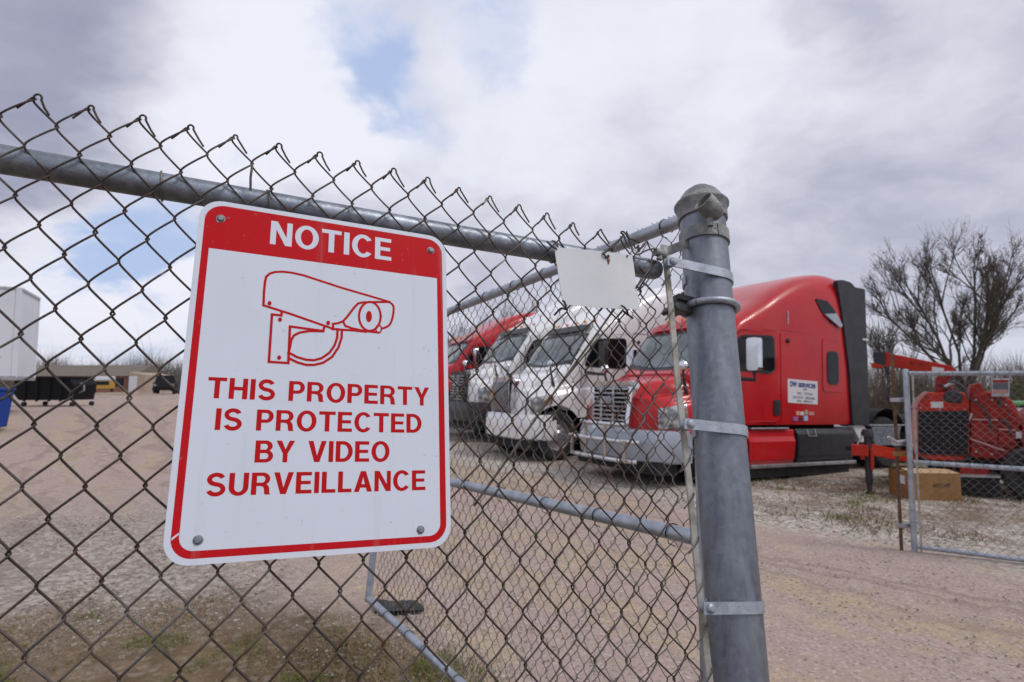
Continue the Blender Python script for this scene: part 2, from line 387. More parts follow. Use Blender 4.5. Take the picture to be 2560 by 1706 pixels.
def fabric(mb, wires, rows, W, H, r, place, npp=16, sides=6, dep=.0055, top_even=True, knuckle=True):
    """woven chain link: every wire is a flattened helix hooked into its neighbours"""
    A_ = W/4+r*.95
    for k in range(wires):
        xc = (k+.5)*W/2; ph0 = 0.0 if k % 2 == 0 else math.pi
        n = int(rows*npp)+1; ph = np.arange(n)/npp*2*math.pi; c = np.cos(ph+ph0)
        x = xc+A_*np.arcsin(.975*c)/math.asin(.975); d = dep*np.tanh(1.7*np.sin(ph+ph0))/math.tanh(1.7)
        y = -ph/(2*math.pi)*H; k1, k2, k3 = random.uniform(18, 34), random.uniform(0, 6.3), random.uniform(0, 6.3)
        x = x+.0011*np.sin(y*k1+k2); d = d+.0012*np.sin(y*k1*.7+k3)
        mb.tube(place(x, y, d), r, sides, ref=place.ref)
        if knuckle and k % 2 == 0:
            cx = (k+1)*W/2                             # the tip where wires k and k+1 meet
            ang = np.linspace(math.pi*1.05, -.12*math.pi, 7); j = random.uniform(-.0012, .0012); rr = .0042+j
            lx = cx+.001+rr+rr*np.cos(ang); ly = .001+rr*1.25*np.sin(ang)
            L = random.uniform(.022, .033); e = random.uniform(.0, .004)
            lx = np.concatenate([lx, cx+np.array([.017, .0245])*L/.027]); ly = np.concatenate([ly, np.array([-.0155, -.0265])*L/.027])
            mb.tube(place(lx, ly, np.linspace(.004, .003, len(lx))), r*1.02, sides, ref=place.ref)
            L = random.uniform(.014, .022)
            mb.tube(place(cx+np.array([.003, -.002, -L*.6, -L]), np.array([.0015, .0005, -L*.6-.0035, -L*1.02-.0055]), np.array([-.003, .001, .002, .001])), r*.95, sides, ref=place.ref)
fence = thing('chain_link_fence', 'rusty chain link fence panel with thick top rail, carrying the notice sign', 'fence', fp(1.12, -1.36, PD))
FB = fence.location.copy()
def under(o, root):                                    # parts are modelled in world space, then hung on their thing
    o.parent = root; o.matrix_parent_inverse = Matrix.Translation(root.location).inverted() if not any(root.rotation_euler) else root.matrix_basis.inverted(); return o
X0 = -.258-15*Wd-Wd/2; NW = int((1.045-X0)/(Wd/2))
def top_y(x): return np.where(x < .35, .752, .752-.05*np.clip((x-.35)/.5, 0, 1)**1.2+0.0*x)
def place_near(x, y, d):
    x = np.asarray(x)+X0; y = np.asarray(y); s = np.clip((x-.70)/.34, 0, 1)
    dn = np.clip(1+y/.5, 0, 1)
    xx = x+.0025*np.sin(9*y+5*x)+s*dn*(.006*np.sin(31*x+17*y)+.004*np.sin(53*y))
    yy = y+top_y(x)+.0025*np.sin(7*x+2.1)*np.cos(6*y)+s*dn*.006*np.sin(37*x+5*y)
    dd = d+DM+.004*np.sin(5*x+3*y)+s*dn*.006*np.sin(23*x+11*y)
    xx = np.minimum(xx, bar_x(yy)+.003)
    return fp(xx[:, None], yy[:, None], dd[:, None])
place_near.ref = EN
mb = MB(); fabric(mb, NW, 23.4, Wd, Hd, WR, place_near)
under(mb.build('mesh_fabric', M['wire'], smooth=True, angle=80), fence)
# a doubled strand and a thick diagonal tie seen near the plate
mb = MB()
for (a, b2, rr) in (((1545, 760), (1185, 1265), .0026), ((1590, 735), (1345, 1030), .0018)):
    (xa, ya), (xb, yb) = floc(*a, -.02), floc(*b2, -.02); tt = np.linspace(0, 1, 14)[:, None]
    under(MB().tube(fp(xa+(xb-xa)*tt, ya+(yb-ya)*tt, -.021+.002*np.sin(tt*9)), rr, 6, ref=EN).build('brace_wire', mat('mossy_wire', (.075, .065, .04), .7, .2, (.13, .12, .10), 8), smooth=True), fence)
RD = -.046; RR = .0242                                  # top rail
mb = MB(); mb.tube(fp(np.linspace(-1.3, .93, 30)[:, None], np.full((30, 1), .647), RD), RR, 24, ref=EY)
rail = under(mb.build('top_rail', M['galv_rail'], smooth=True), fence)
mb = MB(); ex = np.array([.905, .915, 1.03, 1.052, 1.062, 1.066]); er = np.array([.0243, .0262, .0262, .0255, .021, .010])
mb.tube(fp(ex[:, None], np.full((6, 1), .645), RD), er, 24, ref=EY); mb.tube(fp(np.linspace(.905, 1.03, 8)[:, None], .6555, RD+.0243), .0016, 5, ref=EY)
e = mb.build('rail_end', M['galv_rail'], smooth=True); e.parent = rail
mb = MB()                                               # wire ties round the rail
for x in (-.62, -.07, .107, .74):
    a = np.linspace(0, 2*math.pi, 18); mb = MB(); mb.tube(fp((x+.006*np.sin(a*.5))[:, None], (.647+(RR+.002)*np.cos(a))[:, None], (RD+(RR+.002)*np.sin(a))[:, None]), .0019, 5, closed=False); under(mb.build('tie_wire', M['wire_gate'], smooth=True), fence)
for (u, v) in ((628, 440),):
    mb = MB(); x, y = floc(u, v, -.01); mb.tube(fp(np.array([x, x-.001, x+.001])[:, None], np.array([y+.014, y-.01, y-.03])[:, None], np.array([.0, .0, -.012])[:, None]), .0022, 6, ref=EN)
under(mb.build('tie_wire', M['wire_gate'], smooth=True), fence)
# tension bar at the end of the fabric
mb = MB(); ys = np.linspace(.70, -1.36, 24)
bx = bar_x(ys)+.0012*np.sin(ys*14)
c = fp(bx[:, None], ys[:, None], -.012)
V = []
for p in c: V += [p-EX*.0085-EN*.0028, p+EX*.0085-EN*.0028, p+EX*.0085+EN*.0028, p-EX*.0085+EN*.0028]
Fq = [(i*4+k, i*4+(k+1) % 4, i*4+4+(k+1) % 4, i*4+4+k) for i in range(23) for k in range(4)]+[(0,1,2,3),(95,94,93,92)]
mb.add(V, Fq)
under(mb.build('tension_bar', M['bar'], bevel=.0012), fence)
# wire ends hooked over the bar
mb = MB()
for i, y in enumerate(np.arange(.60, -1.3, -.09)):
    x = bar_x(y); j = random.uniform(-.006, .006)
    mb = MB(); mb.tube(fp(np.array([x-.022, x-.012, x+.004, x+.011, x+.009])[:, None], (y+j+np.array([-.02, -.008, .008, .014, .022]))[:, None], np.array([-.012, -.004, -.003, -.010, -.018])[:, None]), WR, 6, ref=EN); under(mb.build('wire_end', M['wire_gate'], smooth=True), fence)
# corner post
mb = MB(); ys = np.array([-1.42, -.9, -.4, .1, .5, .835])
mb.tube(fp(post_x(ys)[:, None], ys[:, None], PD), PR, 48, ref=EN)
post = under(mb.build('corner_post', M['galv'], smooth=True), fence)
AX = nrm(fp(post_x(.8), .8, PD)-fp(post_x(-.2), -.2, PD)); AA = nrm(EX-AX*AX.dot(EX)); AB = np.cross(AX, AA)*1.0
if AB.dot(EN) < 0: AB = -AB
def pc(y): return fp(post_x(y), y, PD)
mb = MB(); c0 = pc(.812)
mb.lathe([(PR+.001, -.002), (PR+.006, .0), (PR+.0065, .036), (PR+.0125, .042), (PR+.0135, .047), (PR+.010, .052), (PR+.002, .058), (.056, .074), (.046, .088), (.034, .097), (.030, .099), (.027, .1035), (.018, .109), (.006, .1115), (0, .112)], c0, AX, 48)
mb.build('post_cap', M['cap'], post, smooth=True, angle=50)
# empty rail cup facing the gateway, and the band that holds it
p = np.array(CAM+ray(1777, 524)*1); dcp = ray(1777, 522); tcp = AB.dot(pc(.83)+AB*(PR+.026)-CAM)/AB.dot(dcp); pcup = CAM+dcp*tcp
cax = nrm(-AA*.80+AX*.50+AB*.02)
mb = MB(); mb.lathe([(.0, -.034), (.014, -.032), (.022, -.024), (.0265, -.010), (.0275, .012), (.0285, .030), (.0255, .0305), (.0245, .012), (.022, -.014), (0, -.018)], pcup, cax, 32)
mb.tube([pcup-AX*.022-AB*.004, pcup-AX*.048-AB*.006], .008, 10); mb.build('rail_cup', M['cap'], post, smooth=True, angle=50)
def band(y, hw, th, name, m, tab=True, bolt=True, a0=-165, bx_=None, rod=False):
    c = pc(y); ta = -(post_x(y)-(bx_ if bx_ is not None else bar_x(y))); R1 = PR+th*.5+.0005
    ang = np.radians(np.linspace(a0, 100 if tab else a0+358, 48)); pa = [(R1*math.cos(q), R1*math.sin(q)) for q in ang]
    end = (ta-.022, max(.036, -PD+.0)+.012 if not rod else .05)
    if tab: pa += [(pa[-1][0]+(end[0]-pa[-1][0])*t, pa[-1][1]+(end[1]-pa[-1][1])*t) for t in (.3, .65, .9, 1.0)]
    pts = np.array([c+AA*a+AB*b for a, b in pa]); mb = MB()
    if rod: mb.tube(pts, hw, 12, ref=AX)
    else:
        t = nrm(np.gradient(pts, axis=0)); o = nrm(np.cross(t, AX)); V = []
        for q, nn in zip(pts, o):
            V += [q-nn*th/2-AX*hw, q+nn*th/2-AX*hw, q+nn*th/2+AX*hw, q-nn*th/2+AX*hw]
        n = len(pts); mb.add(V, [(i*4+k, i*4+4+k, i*4+4+(k+1) % 4, i*4+(k+1) % 4) for i in range(n-1) for k in range(4)]+[(0,1,2,3), (n*4-1, n*4-2, n*4-3, n*4-4)])
    if bolt:
        cb = c+AA*(ta-.006)+AB*end[1]; mb.lathe([(.0, .012), (.006, .0115), (.010, .008), (.0112, .001), (.0112, -.02)], cb, AB, 16)
    return mb.build(name, m, post, smooth=True, angle=35)
def post_y(v):                                          # height along the post for a photo row
    lo, hi = -1.3, 1.1
    for _ in range(40):
        md = (lo+hi)/2; q = pc(md)-CAM; fwd = q[1]*CP+q[2]*SP; up = -q[1]*SP+q[2]*CP
        if 853-F_PX*up/fwd > v: lo = md
        else: hi = md
    return md
band(post_y(600), .017, .005, 'brace_band', M['cap'], tab=False, bolt=False, a0=-258)
mb = MB(); q0 = fp(post_x(.74)-PR*.8, post_y(612), PD); q1 = fp(*floc(1655, 634, -.03), -.03); d_ = nrm(q1-q0); mb.obox((q0+q1)/2, d_, AX-d_*AX.dot(d_), AB, np.linalg.norm(q1-q0)/2, .014, .003); mb.build('brace_strap', M['cap'], post, bevel=.001)
band(post_y(705), .0125, .004, 'tension_band', M['galv_band'])
band(post_y(1083), .0125, .004, 'tension_band', M['galv_band'])
band(post_y(1512), .0125, .004, 'tension_band', M['galv_band'])
band(post_y(774), .0085, .016, 'hinge_band', M['galv_band'], tab=False, bolt=False, rod=True, a0=-200)
mb = MB(); c = pc(post_y(772))
mb.obox(c-AA*.078-AB*.012+AX*.012, AA, AB, AX, .030, .018, .008); mb.obox(c-AA*.084-AB*.012-AX*.016, AA, AB, AX, .036, .016, .010); mb.obox(c-AA*.095-AB*.016, AA, AB, AX, .014, .014, .018)
mb.lathe([(0, .012), (.010, .011), (.011, .002), (.007, .0), (.007, -.05), (0, -.052)], c-AA*.115+AB*.0-AX*.02, AB, 12); mb.build('hinge_clamp', M['black'], post, bevel=.003)
mb = MB()                                               # bolts with wing ends beside the brace band
for (u, v, s_) in ((1655, 632, 1),):
    x, y = floc(u, v, .0); q = fp(x, y, -.005)
    mb.tube([q-EX*.012-EY*.018, q, q+EX*.010+EY*.024], .0045, 8); mb.tube([q-EX*.018+EY*.002, q+EX*.014-EY*.002], .0105, 10); mb.tube([q-EX*.002-EY*.0, q-EX*.006-EY*.02+EN*.003], .005, 8)
mb.build('wing_bolt', M['cap'], post, smooth=True)

# ------------------------------------------------------------------ notice sign
GL = {}
def glyphs():
    t, hh = .208, .168
    def rib(pts, th):
        p = np.array(pts); tg = nrm(np.gradient(p, axis=0)); n = np.stack([-tg[:, 1], tg[:, 0]], 1)
        return [tuple(q) for q in np.concatenate([p+n*th/2, (p-n*th/2)[::-1]])]
    GL['I'] = (t, [[(0,0),(t,0),(t,1),(0,1)]])
    GL['T'] = (.74, [[(.37-t/2,0),(.37+t/2,0),(.37+t/2,1-hh),(.74,1-hh),(.74,1),(0,1),(0,1-hh),(.37-t/2,1-hh)]])
    GL['H'] = (.75, [[(0,0),(t,0),(t,.42),(.75-t,.42),(.75-t,0),(.75,0),(.75,1),(.75-t,1),(.75-t,.59),(t,.59),(t,1),(0,1)]])
    GL['E'] = (.66, [[(0,0),(.66,0),(.66,hh),(t,hh),(t,.425),(.61,.425),(.61,.585),(t,.585),(t,1-hh),(.65,1-hh),(.65,1),(0,1)]])
    GL['L'] = (.60, [[(0,0),(.60,0),(.60,hh),(t,hh),(t,1),(0,1)]])
    GL['N'] = (.76, [[(0,0),(t-.01,0),(t-.01,.66),(.53,0),(.76,0),(.76,1),(.57,1),(.57,.34),(.23,1),(0,1)]])
    GL['V'] = (.80, [[(.285,0),(.515,0),(.80,1),(.575,1),(.40,.30),(.225,1),(0,1)]])
    GL['A'] = (.82, [[(0,0),(.225,0),(.285,.20),(.535,.20),(.595,0),(.82,0),(.525,1),(.295,1)], [(.335,.365),(.41,.72),(.485,.365)]])
    GL['Y'] = (.78, [[(.29,0),(.49,0),(.49,.40),(.78,1),(.55,1),(.39,.60),(.23,1),(0,1),(.29,.40)]])
    GL['O'] = (.86, [arc(.43,.5,.43,.52,0,360,40)[:-1], arc(.43,.5,.43-t,.355,0,360,40)[:-1]])
    GL['C'] = (.80, [arc(.42,.5,.42,.52,36,324,36)+arc(.42,.5,.42-t,.355,318,42,30)])
    GL['D'] = (.77, [[(0,0),(.32,0)]+arc(.32,.5,.45,.5,-90,90,24)+[(0,1)], [(t,hh)]+arc(.32,.5,.45-t,.5-hh,-90,90,20)+[(t,1-hh)]])
    GL['P'] = (.70, [[(0,0),(t,0),(t,.37),(.40,.37)]+arc(.40,.685,.30,.315,-90,90,18)+[(0,1)], [(t,.53)]+arc(.39,.685,.115,.155,-90,90,12)+[(t,.84)]])
    GL['R'] = (.77, [[(0,0),(t,0),(t,.39),(.33,.39),(.46,.36),(.50,.26),(.52,.06),(.55,0),(.77,0),(.73,.06),(.71,.30),(.66,.41),(.60,.455)]+arc(.42,.71,.31,.29,-52,90,16)+[(0,1)], [(t,.545)]+arc(.41,.695,.125,.15,-90,90,12)+[(t,.845)]])
    GL['B'] = (.74, [[(0,0),(.42,0)]+arc(.42,.29,.32,.29,-90,62,14)+arc(.41,.745,.29,.255,-58,90,14)+[(0,1)], [(t,.155)]+arc(.42,.29,.125,.135,-90,90,10)+[(t,.425)], [(t,.585)]+arc(.40,.715,.10,.13,-90,90,10)+[(t,.845)]])
    GL['U'] = (.75, [[(0,1)]+arc(.375,.36,.375,.38,180,360,24)+[(.75,1),(.75-t,1)]+arc(.375,.36,.375-t,.21,360,180,20)+[(t,1)]])
    top = arc(.36,.725,.25,.205,18,245,22); bot = arc(.37,.285,.265,.215,65,-165,22)
    GL['S'] = (.74, [rib(top+bot, .185)])
glyphs()
def word(mb, text, x0, x1, y0, y1, z, sp=.105, space=.46):
    Wt = sum((space if ch == ' ' else GL[ch][0]+sp) for ch in text)-sp; k = (x1-x0)/Wt; h = y1-y0; x = x0
    for ch in text:
        if ch == ' ': x += space*k; continue
        gw, loops = GL[ch]; mb.shape([[(x+p[0]*k, y0+p[1]*h) for p in lp] for lp in loops], fp, z); x += (gw+sp)*k
sign = thing('notice_sign', 'red and white notice sign with a surveillance camera drawing, bolted to the fence', 'sign', fp(SW/2, 0, 0))
def sign_mat(name, base, spec=.35):
    m = bpy.data.materials.new(name); m.use_nodes = True; k = NT(m.node_tree); b = k.n['Principled BSDF']
    co = k.new('ShaderNodeTexCoord').outputs['Object']
    ax = k.vmath('DOT_PRODUCT', co, tuple(EX)); ay = k.vmath('DOT_PRODUCT', co, tuple(EY))
    s1 = k.math('SINE', k.math('MULTIPLY', k.math('ADD', ax, ay), 1250)); s2 = k.math('SINE', k.math('MULTIPLY', k.math('SUBTRACT', ax, ay), 1250))
    pat = k.ramp(k.math('MULTIPLY', s1, s2), -.4, .8)
    dark = tuple(q*.94 for q in base); c = k.mix(pat, base, dark)
    c = k.mix(k.ramp(k.noise(co, 6, 5, .6), .4, .75, a=0, b=.14), c, tuple(q*.75 for q in base))
    drip = k.noise(k.comb(k.math('MULTIPLY', ax, 46), k.math('MULTIPLY', ay, 2.2), 0.0), 1.0, 4, .6)
    c = k.mix(k.ramp(drip, .56, .74, a=0, b=.16), c, (.42, .40, .37))
    c = k.mix(k.ramp(k.noise(co, 120, 2, .5), .70, .76, a=0, b=.35), c, (.30, .28, .25))
    k.l.new(c, b.inputs['Base Color']); b.inputs['Roughness'].default_value = .4; b.inputs['Specular IOR Level'].default_value = spec
    return m
MW = sign_mat('reflective_white', (.69, .74, .84)); MRed = sign_mat('printed_red', (.55, .008, .014), .12); MText = mat('red_lettering', (.50, .008, .010), .45, spec=.12)
SF = .0022
mb = MB(); mb.shape([rrect(0, 0, SW, SH, .037)], fp, SF, 0.0); under(mb.build('panel', MW, bevel=0), sign)
cc = lambda x, y: (400+x/3.0961, 480+y/3.0961)
cb = lambda x, y: (400+x/3.075, 920+y/3.075)
t_ = floc(*cc(372, 432))[1]; t2 = floc(*cc(2150, 677))[1]; l = .0202; r_ = SW-.0202
ol = ob = .0092
mb = MB(); mb.shape([rrect(ol, ob, SW-ol*.95, SH-ol*.95, .031), rrect(l, ob+.0112, r_, (t_+t2)/2, [.021, .021, 0, 0])[::-1]], fp, SF+.0002)
under(mb.build('border_print', MRed), sign)
def line(text, c0, pts, mat_, z, name):
    a = [floc(*c0(*q)) for q in pts]                     # bottom-left, top-left, top-right, bottom-right
    x0 = (a[0][0]+a[1][0])/2; x1 = (a[2][0]+a[3][0])/2; y0 = (a[0][1]+a[3][1])/2; y1 = (a[1][1]+a[2][1])/2
    wd = lambda q: sum(GL[ch][0]+.105 for ch in q)-.105
    ws = text.split(); k = (x1-x0)/(sum(wd(q) for q in ws)+.565*(len(ws)-1)); x = x0
    for q in ws:
        mb = MB(); word(mb, q, x, x+wd(q)*k, y0, y1, z); under(mb.build(name, mat_), sign); x += (wd(q)+.565)*k
line('NOTICE', cc, [(850,405),(860,229),(1788,372),(1788,540)], MW, SF+.0004, 'heading_lettering')
line('THIS PROPERTY', cb, [(364,230),(370,68),(2068,158),(2064,297)], MText, SF+.0002, 'lettering')
line('IS PROTECTED', cb, [(424,479),(430,310),(2008,360),(2008,502)], MText, SF+.0002, 'lettering')
line('BY VIDEO', cb, [(724,729),(737,559),(1762,568),(1762,722)], MText, SF+.0002, 'lettering')
line('SURVEILLANCE', cb, [(350,983),(360,806),(2037,793),(2037,944)], MText, SF+.0002, 'lettering')
# camera drawing, traced as ribbons lying on the panel
mb = MB(); zi = [0]
def ribbon(pts, th=.0042, smooth=False, c0=cc):
    p = np.array([floc(*c0(*q)) for q in pts])
    if smooth:
        s = np.arange(len(p)); p = cr(s, p, np.linspace(0, len(p)-1, (len(p)-1)*6+1))
    n = len(p); L_, R_ = [], []
    for i in range(n):
        a = p[max(i-1, 0)]; b2 = p[i]; c2 = p[min(i+1, n-1)]
        t1 = nrm(b2-a) if i > 0 else nrm(c2-b2); t2_ = nrm(c2-b2) if i < n-1 else t1
        tt = nrm(t1+t2_); nn = np.array([-tt[1], tt[0]]); k = 1/max(.45, abs(float(np.dot(tt, t1))))
        e = tt*th/2*(-1 if i == 0 else 1 if i == n-1 else 0)
        L_.append(b2+nn*th/2*k+e); R_.append(b2-nn*th/2*k+e)
    zi[0] += 1; z = SF+.0002+zi[0]*.00003
    V = [fp(q[0], q[1], z) for pr in zip(L_, R_) for q in pr]
    mb.add(V, [(2*i, 2*i+1, 2*i+3, 2*i+2) for i in range(n-1)])
def disc(x, y, rx, ry, c0=cc):
    zi[0] += 1; z = SF+.0003+zi[0]*.00003
    mb.shape([[floc(*c0(x+rx*math.cos(a), y+ry*math.sin(a))) for a in np.linspace(0, 2*math.pi, 22)[:-1]]], fp, z)
ribbon([(800,882),(804,780),(812,700),(822,660),(850,636),(890,624),(950,622),(1020,630),(1110,650),(1400,745),(1640,815),(1770,854)], smooth=False)
ribbon([(1770,854),(1800,880),(1806,920),(1795,985),(1775,1030),(1745,1052),(1715,1060)], smooth=True)
ribbon([(800,882),(1000,945),(1330,1060)])
ribbon([(1338,1066),(1338,1025),(1375,1020),(1415,1005),(1445,972),(1500,900),(1530,868),(1570,858),(1650,856),(1775,856)])
ribbon([(1415,1005),(1432,1040),(1480,1058),(1580,1080),(1690,1092)])
ribbon([(1332,1064),(1400,1070),(1500,1076),(1590,1086)])
ov = [(1622+84*math.cos(a), 967+112*math.sin(a)) for a in np.linspace(0, 2*math.pi, 25)]; ribbon(ov)
disc(1615, 968, 23, 43)
ov = [(1690+22*math.cos(a), 1064+29*math.sin(a)) for a in np.linspace(0, 2*math.pi, 17)]; ribbon(ov, .0026)
ribbon([(942,930),(938,960),(866,952),(842,1318),(992,1328),(1005,1045),(1262,1080),(1270,1050)])
ribbon([(1262,1082),(1160,1080),(1080,1092),(1035,1115),(1014,1150),(1006,1200),(994,1246)])
ribbon([(994,1246),(1060,1282),(1130,1302),(1190,1306),(1250,1290),(1310,1248),(1350,1190),(1370,1130),(1372,1066)])
ribbon([(996,1290),(1060,1322),(1130,1342),(1190,1342),(1260,1326),(1330,1280),(1380,1206),(1404,1130),(1406,1072)])
for (x, y) in ((847, 866), (928, 992), (1300, 1018), (921, 1286)): disc(x, y, 15, 17)
under(mb.build('camera_emblem', MText), sign)
mb = MB()
for i, (x, y, c0) in enumerate(((471, 212, cc), (2093, 457, cc), (292, 1325, cb), (2000, 1246, cb))):
    a, b2 = floc(*c0(x, y)); mb = MB()
    mb.lathe([(0, .0044), (.004, .0043), (.0056, .0030), (.0062, .0010), (.0064, -.001)], fp(a, b2, SF), EN, 6 if i > 1 else 18)
    mb.lathe([(.0074, .0), (.0074, .0005), (.005, .0007)], fp(a, b2, SF), EN, 20)
    mb.tube([fp(a, b2, 0), fp(a, b2, -.035)], .003, 8)
    under(mb.build('bolt', M['zinc'], smooth=True, angle=30), sign)
mb = MB(); a = [floc(*cb(*q)) for q in ((88, 1310), (145, 1268), (149, 1280), (90, 1328))]
mb.shape([a[::-1]], fp, SF+.0004); under(mb.build('scratch', MW), sign)
mb = MB(); ax_, ay_ = floc(*cc(436, 214)); mb.shape([arc(ax_+.0035, ay_, .0035, .0062, 0, 360, 14)[:-1]], fp, SF+.0004); under(mb.build('scratch', MW), sign)

# ------------------------------------------------------------------ small blank plate wired to the fence
plate = thing('blank_plate', 'small blank white plate wired to the fence beside the post', 'plate', fp(.83, .5, 0))
c4 = [(.7195, .634), (.941, .648), (.9455, .506), (.7315, .496)]
mb = MB(); n = 12; Gp = np.zeros((n+1, n+1, 3)); Gb = Gp.copy()
for i in range(n+1):
    for j in range(n+1):
        s, t = i/n, j/n
        q = (np.array(c4[3])*(1-s)+np.array(c4[2])*s)*(1-t)+(np.array(c4[0])*(1-s)+np.array(c4[1])*s)*t
        d = .002+.008*math.sin(math.pi*s)*(t-.4)+.006*(s-.3)**2; Gp[i, j] = fp(q[0], q[1], d); Gb[i, j] = fp(q[0], q[1], d-.0012)
mb.grid(Gp, flip=True); mb.grid(Gb); under(mb.build('panel', M['plate'], smooth=True), plate)
pxy = lambda x, y: (1360+x/7.839, 600+y/7.839)
mb = MB()
for pts in ([(60,40,-.01),(140,110,.006),(200,150,.012),(245,185,.006)], [(1320,160,-.014),(1240,220,.004),(1160,260,.010),(1190,300,.011),(1220,360,.008)],
            [(200,1480,-.02),(330,1345,-.004),(420,1360,.008),(430,1300,.012),(400,1220,.012),(370,1195,.006)], [(1740,1540,-.02),(1560,1400,-.008),(1640,1470,.006),(1630,1400,.012),(1570,1320,.012),(1515,1290,.005)],
            [(2110,560,-.012),(1960,720,.004),(1850,880,.008),(1800,950,.005)], [(2180,420,-.02),(2100,600,-.008),(1990,760,-.002),(1830,1000,-.004)]):
    L_ = [fp(*floc(*pxy(x, y), d), d) for x, y, d in pts]; L_ = cr(np.arange(len(L_)), np.array(L_), np.linspace(0, len(L_)-1, (len(L_)-1)*4+1))
    under(MB().tube(L_, .0024, 6).build('tie_wire', M['dark_wire'], smooth=True), plate)
mb = MB(); a, b2 = floc(*pxy(1222, 350)); mb.shape([arc(a, b2, .0035, .0045, 0, 360, 12)[:-1]], fp, .0095, .004)
under(mb.build('rust_spot', M['rust']), plate); mb = MB(); mb.shape([[(a-.004, b2-.006), (a, b2-.020), (a+.004, b2-.007)]], fp, .0085, .004)
under(mb.build('rust_streak', M['rust']), plate); mb = MB(); a, b2 = floc(*pxy(1597, 342)); mb.shape([arc(a, b2, .0018, .0025, 0, 360, 12)[:-1]], fp, .0095, .004); under(mb.build('rust_spot', M['rust']), plate)

# loose wire bent over the fence's top corner
mb = MB()
wx = lambda x, y: (1500+x/5.6, 520+y/5.6)
for pts in ([(60,640,.0),(190,510,.004),(330,390,.004),(290,350,.006),(330,335,.008),(400,430,.008),(440,560,.004),(480,640,.002),(540,655,.0),(620,610,-.002),(700,580,-.004),(770,575,-.008)],
            [(370,330,-.004),(410,430,.0),(450,440,.006),(560,490,.004)], [(790,565,-.01),(740,650,.002),(720,760,.004),(700,840,.004),(560,1050,.0),(520,1100,-.004)],
            [(590,1045,.002),(690,1120,.0),(800,1250,.002),(850,1310,.0)], [(470,500,.002),(500,570,.005),(540,520,.007),(530,600,.003),(560,560,.006),(545,620,.0)]):
    L_ = np.array([fp(*floc(*wx(x, y), d), d) for x, y, d in pts]); L_ = cr(np.arange(len(L_)), L_, np.linspace(0, len(L_)-1, (len(L_)-1)*4+1)); under(MB().tube(L_, .0021, 6).build('loose_wire', M['wire'], smooth=True), fence)

# ------------------------------------------------------------------ gate leaf, swung open beside the post
GD = nrm(ray(435, 1048)); G0 = CAM+ray(1754, 1348)*1.52; G1 = CAM+ray(1733, 540)*1.76
GH = nrm(G1-G0); GT = np.linalg.norm(G1-G0)
best = None
for L in np.linspace(1.2, 3.2, 201):
    for hb in np.linspace(.4, 1.2, 161):
        q = G0+GD*L-GH*hb-CAM; fw = q[1]*CP+q[2]*SP; up = -q[1]*SP+q[2]*CP
        e = (1280+F_PX*q[0]/fw-921)**2+(853-F_PX*up/fw-1496)**2
        if best is None or e < best[0]: best = (e, L, hb)
GL_, GB = best[1], best[2]
GN = nrm(np.cross(GD, GH)); GN = GN if GN[1] < 0 else -GN
gate = thing('chain_link_gate', 'open chain link gate leaf with grey pipe rails, swung back from the post', 'gate', G0-GH*GB)
def gp(x, y, d=0.0): return G0+GD*x+GH*y+GN*d
for y, nm, r in ((GT, 'top_rail', .0210), (0, 'middle_rail', .0205), (-GB, 'bottom_rail', .0205)):
    xs = np.linspace(-.01 if y else .02, GL_, 24)
    under(MB().tube(gp(xs[:, None], np.full((24, 1), y)), r, 20, ref=GH).build(nm, M['galv_gate'], smooth=True), gate)
for x, nm in ((-.012, 'hinge_upright'), (GL_, 'end_upright')):
    ys = np.linspace(-GB-.02, GT+.02, 16); under(MB().tube(gp(np.full((16, 1), x), ys[:, None]), .0205, 20, ref=GD).build(nm, M['galv_gate'], smooth=True), gate)
GW, GHt = .072, .080; gtop = GT+.030
def place_gate(x, y, d):
    x = np.asarray(x)+.012; y = np.asarray(y)+gtop
    return gp((x+.002*np.sin(6*y+9*x))[:, None], (y+.003*np.sin(5*x+1))[:, None], (d-.026+.003*np.sin(7*x+4*y))[:, None])
place_gate.ref = GN
mb = MB(); fabric(mb, int((GL_-.03)/(GW/2)), int((GT+GB+.03)/GHt)+.4, GW, GHt, .00135, place_gate, npp=12, sides=5, dep=.006, knuckle=False)
for x in np.arange(GW/2, GL_-.03, GW):                   # twisted barbs above the top rail
    j = random.uniform(-.004, .004)
    for s_ in (-1, 1): mb.tube(place_gate(np.array([x-.004*s_, x+.003*s_, x-.002*s_, x+.010*s_+j]), np.array([-.012, -.002, .006, .013]), np.array([.004, .007, .004, .002])*s_), .0016, 5)
under(mb.build('mesh_fabric', M['wire_gate'], smooth=True, angle=80), gate)
mb = MB()
for y in (GT, 0, -GB):
    for x in np.arange(.14, GL_-.1, .31):
        mb = MB(); a = np.linspace(-2.6, 2.2, 14); x_ = x+random.uniform(-.05, .05)
        mb.tube(gp((x_+.004*a)[:, None], (y+.0235*np.cos(a))[:, None], (.0235*np.sin(a))[:, None]), .0017, 5)
        mb.tube(gp(np.array([x_+.008, x_+.016, x_+.006])[:, None], np.array([y-.020, y-.030, y-.036])[:, None], np.array([.012, .004, -.01])[:, None]), .0015, 5); under(mb.build('tie_wire', M['dark_wire'], smooth=True), gate)

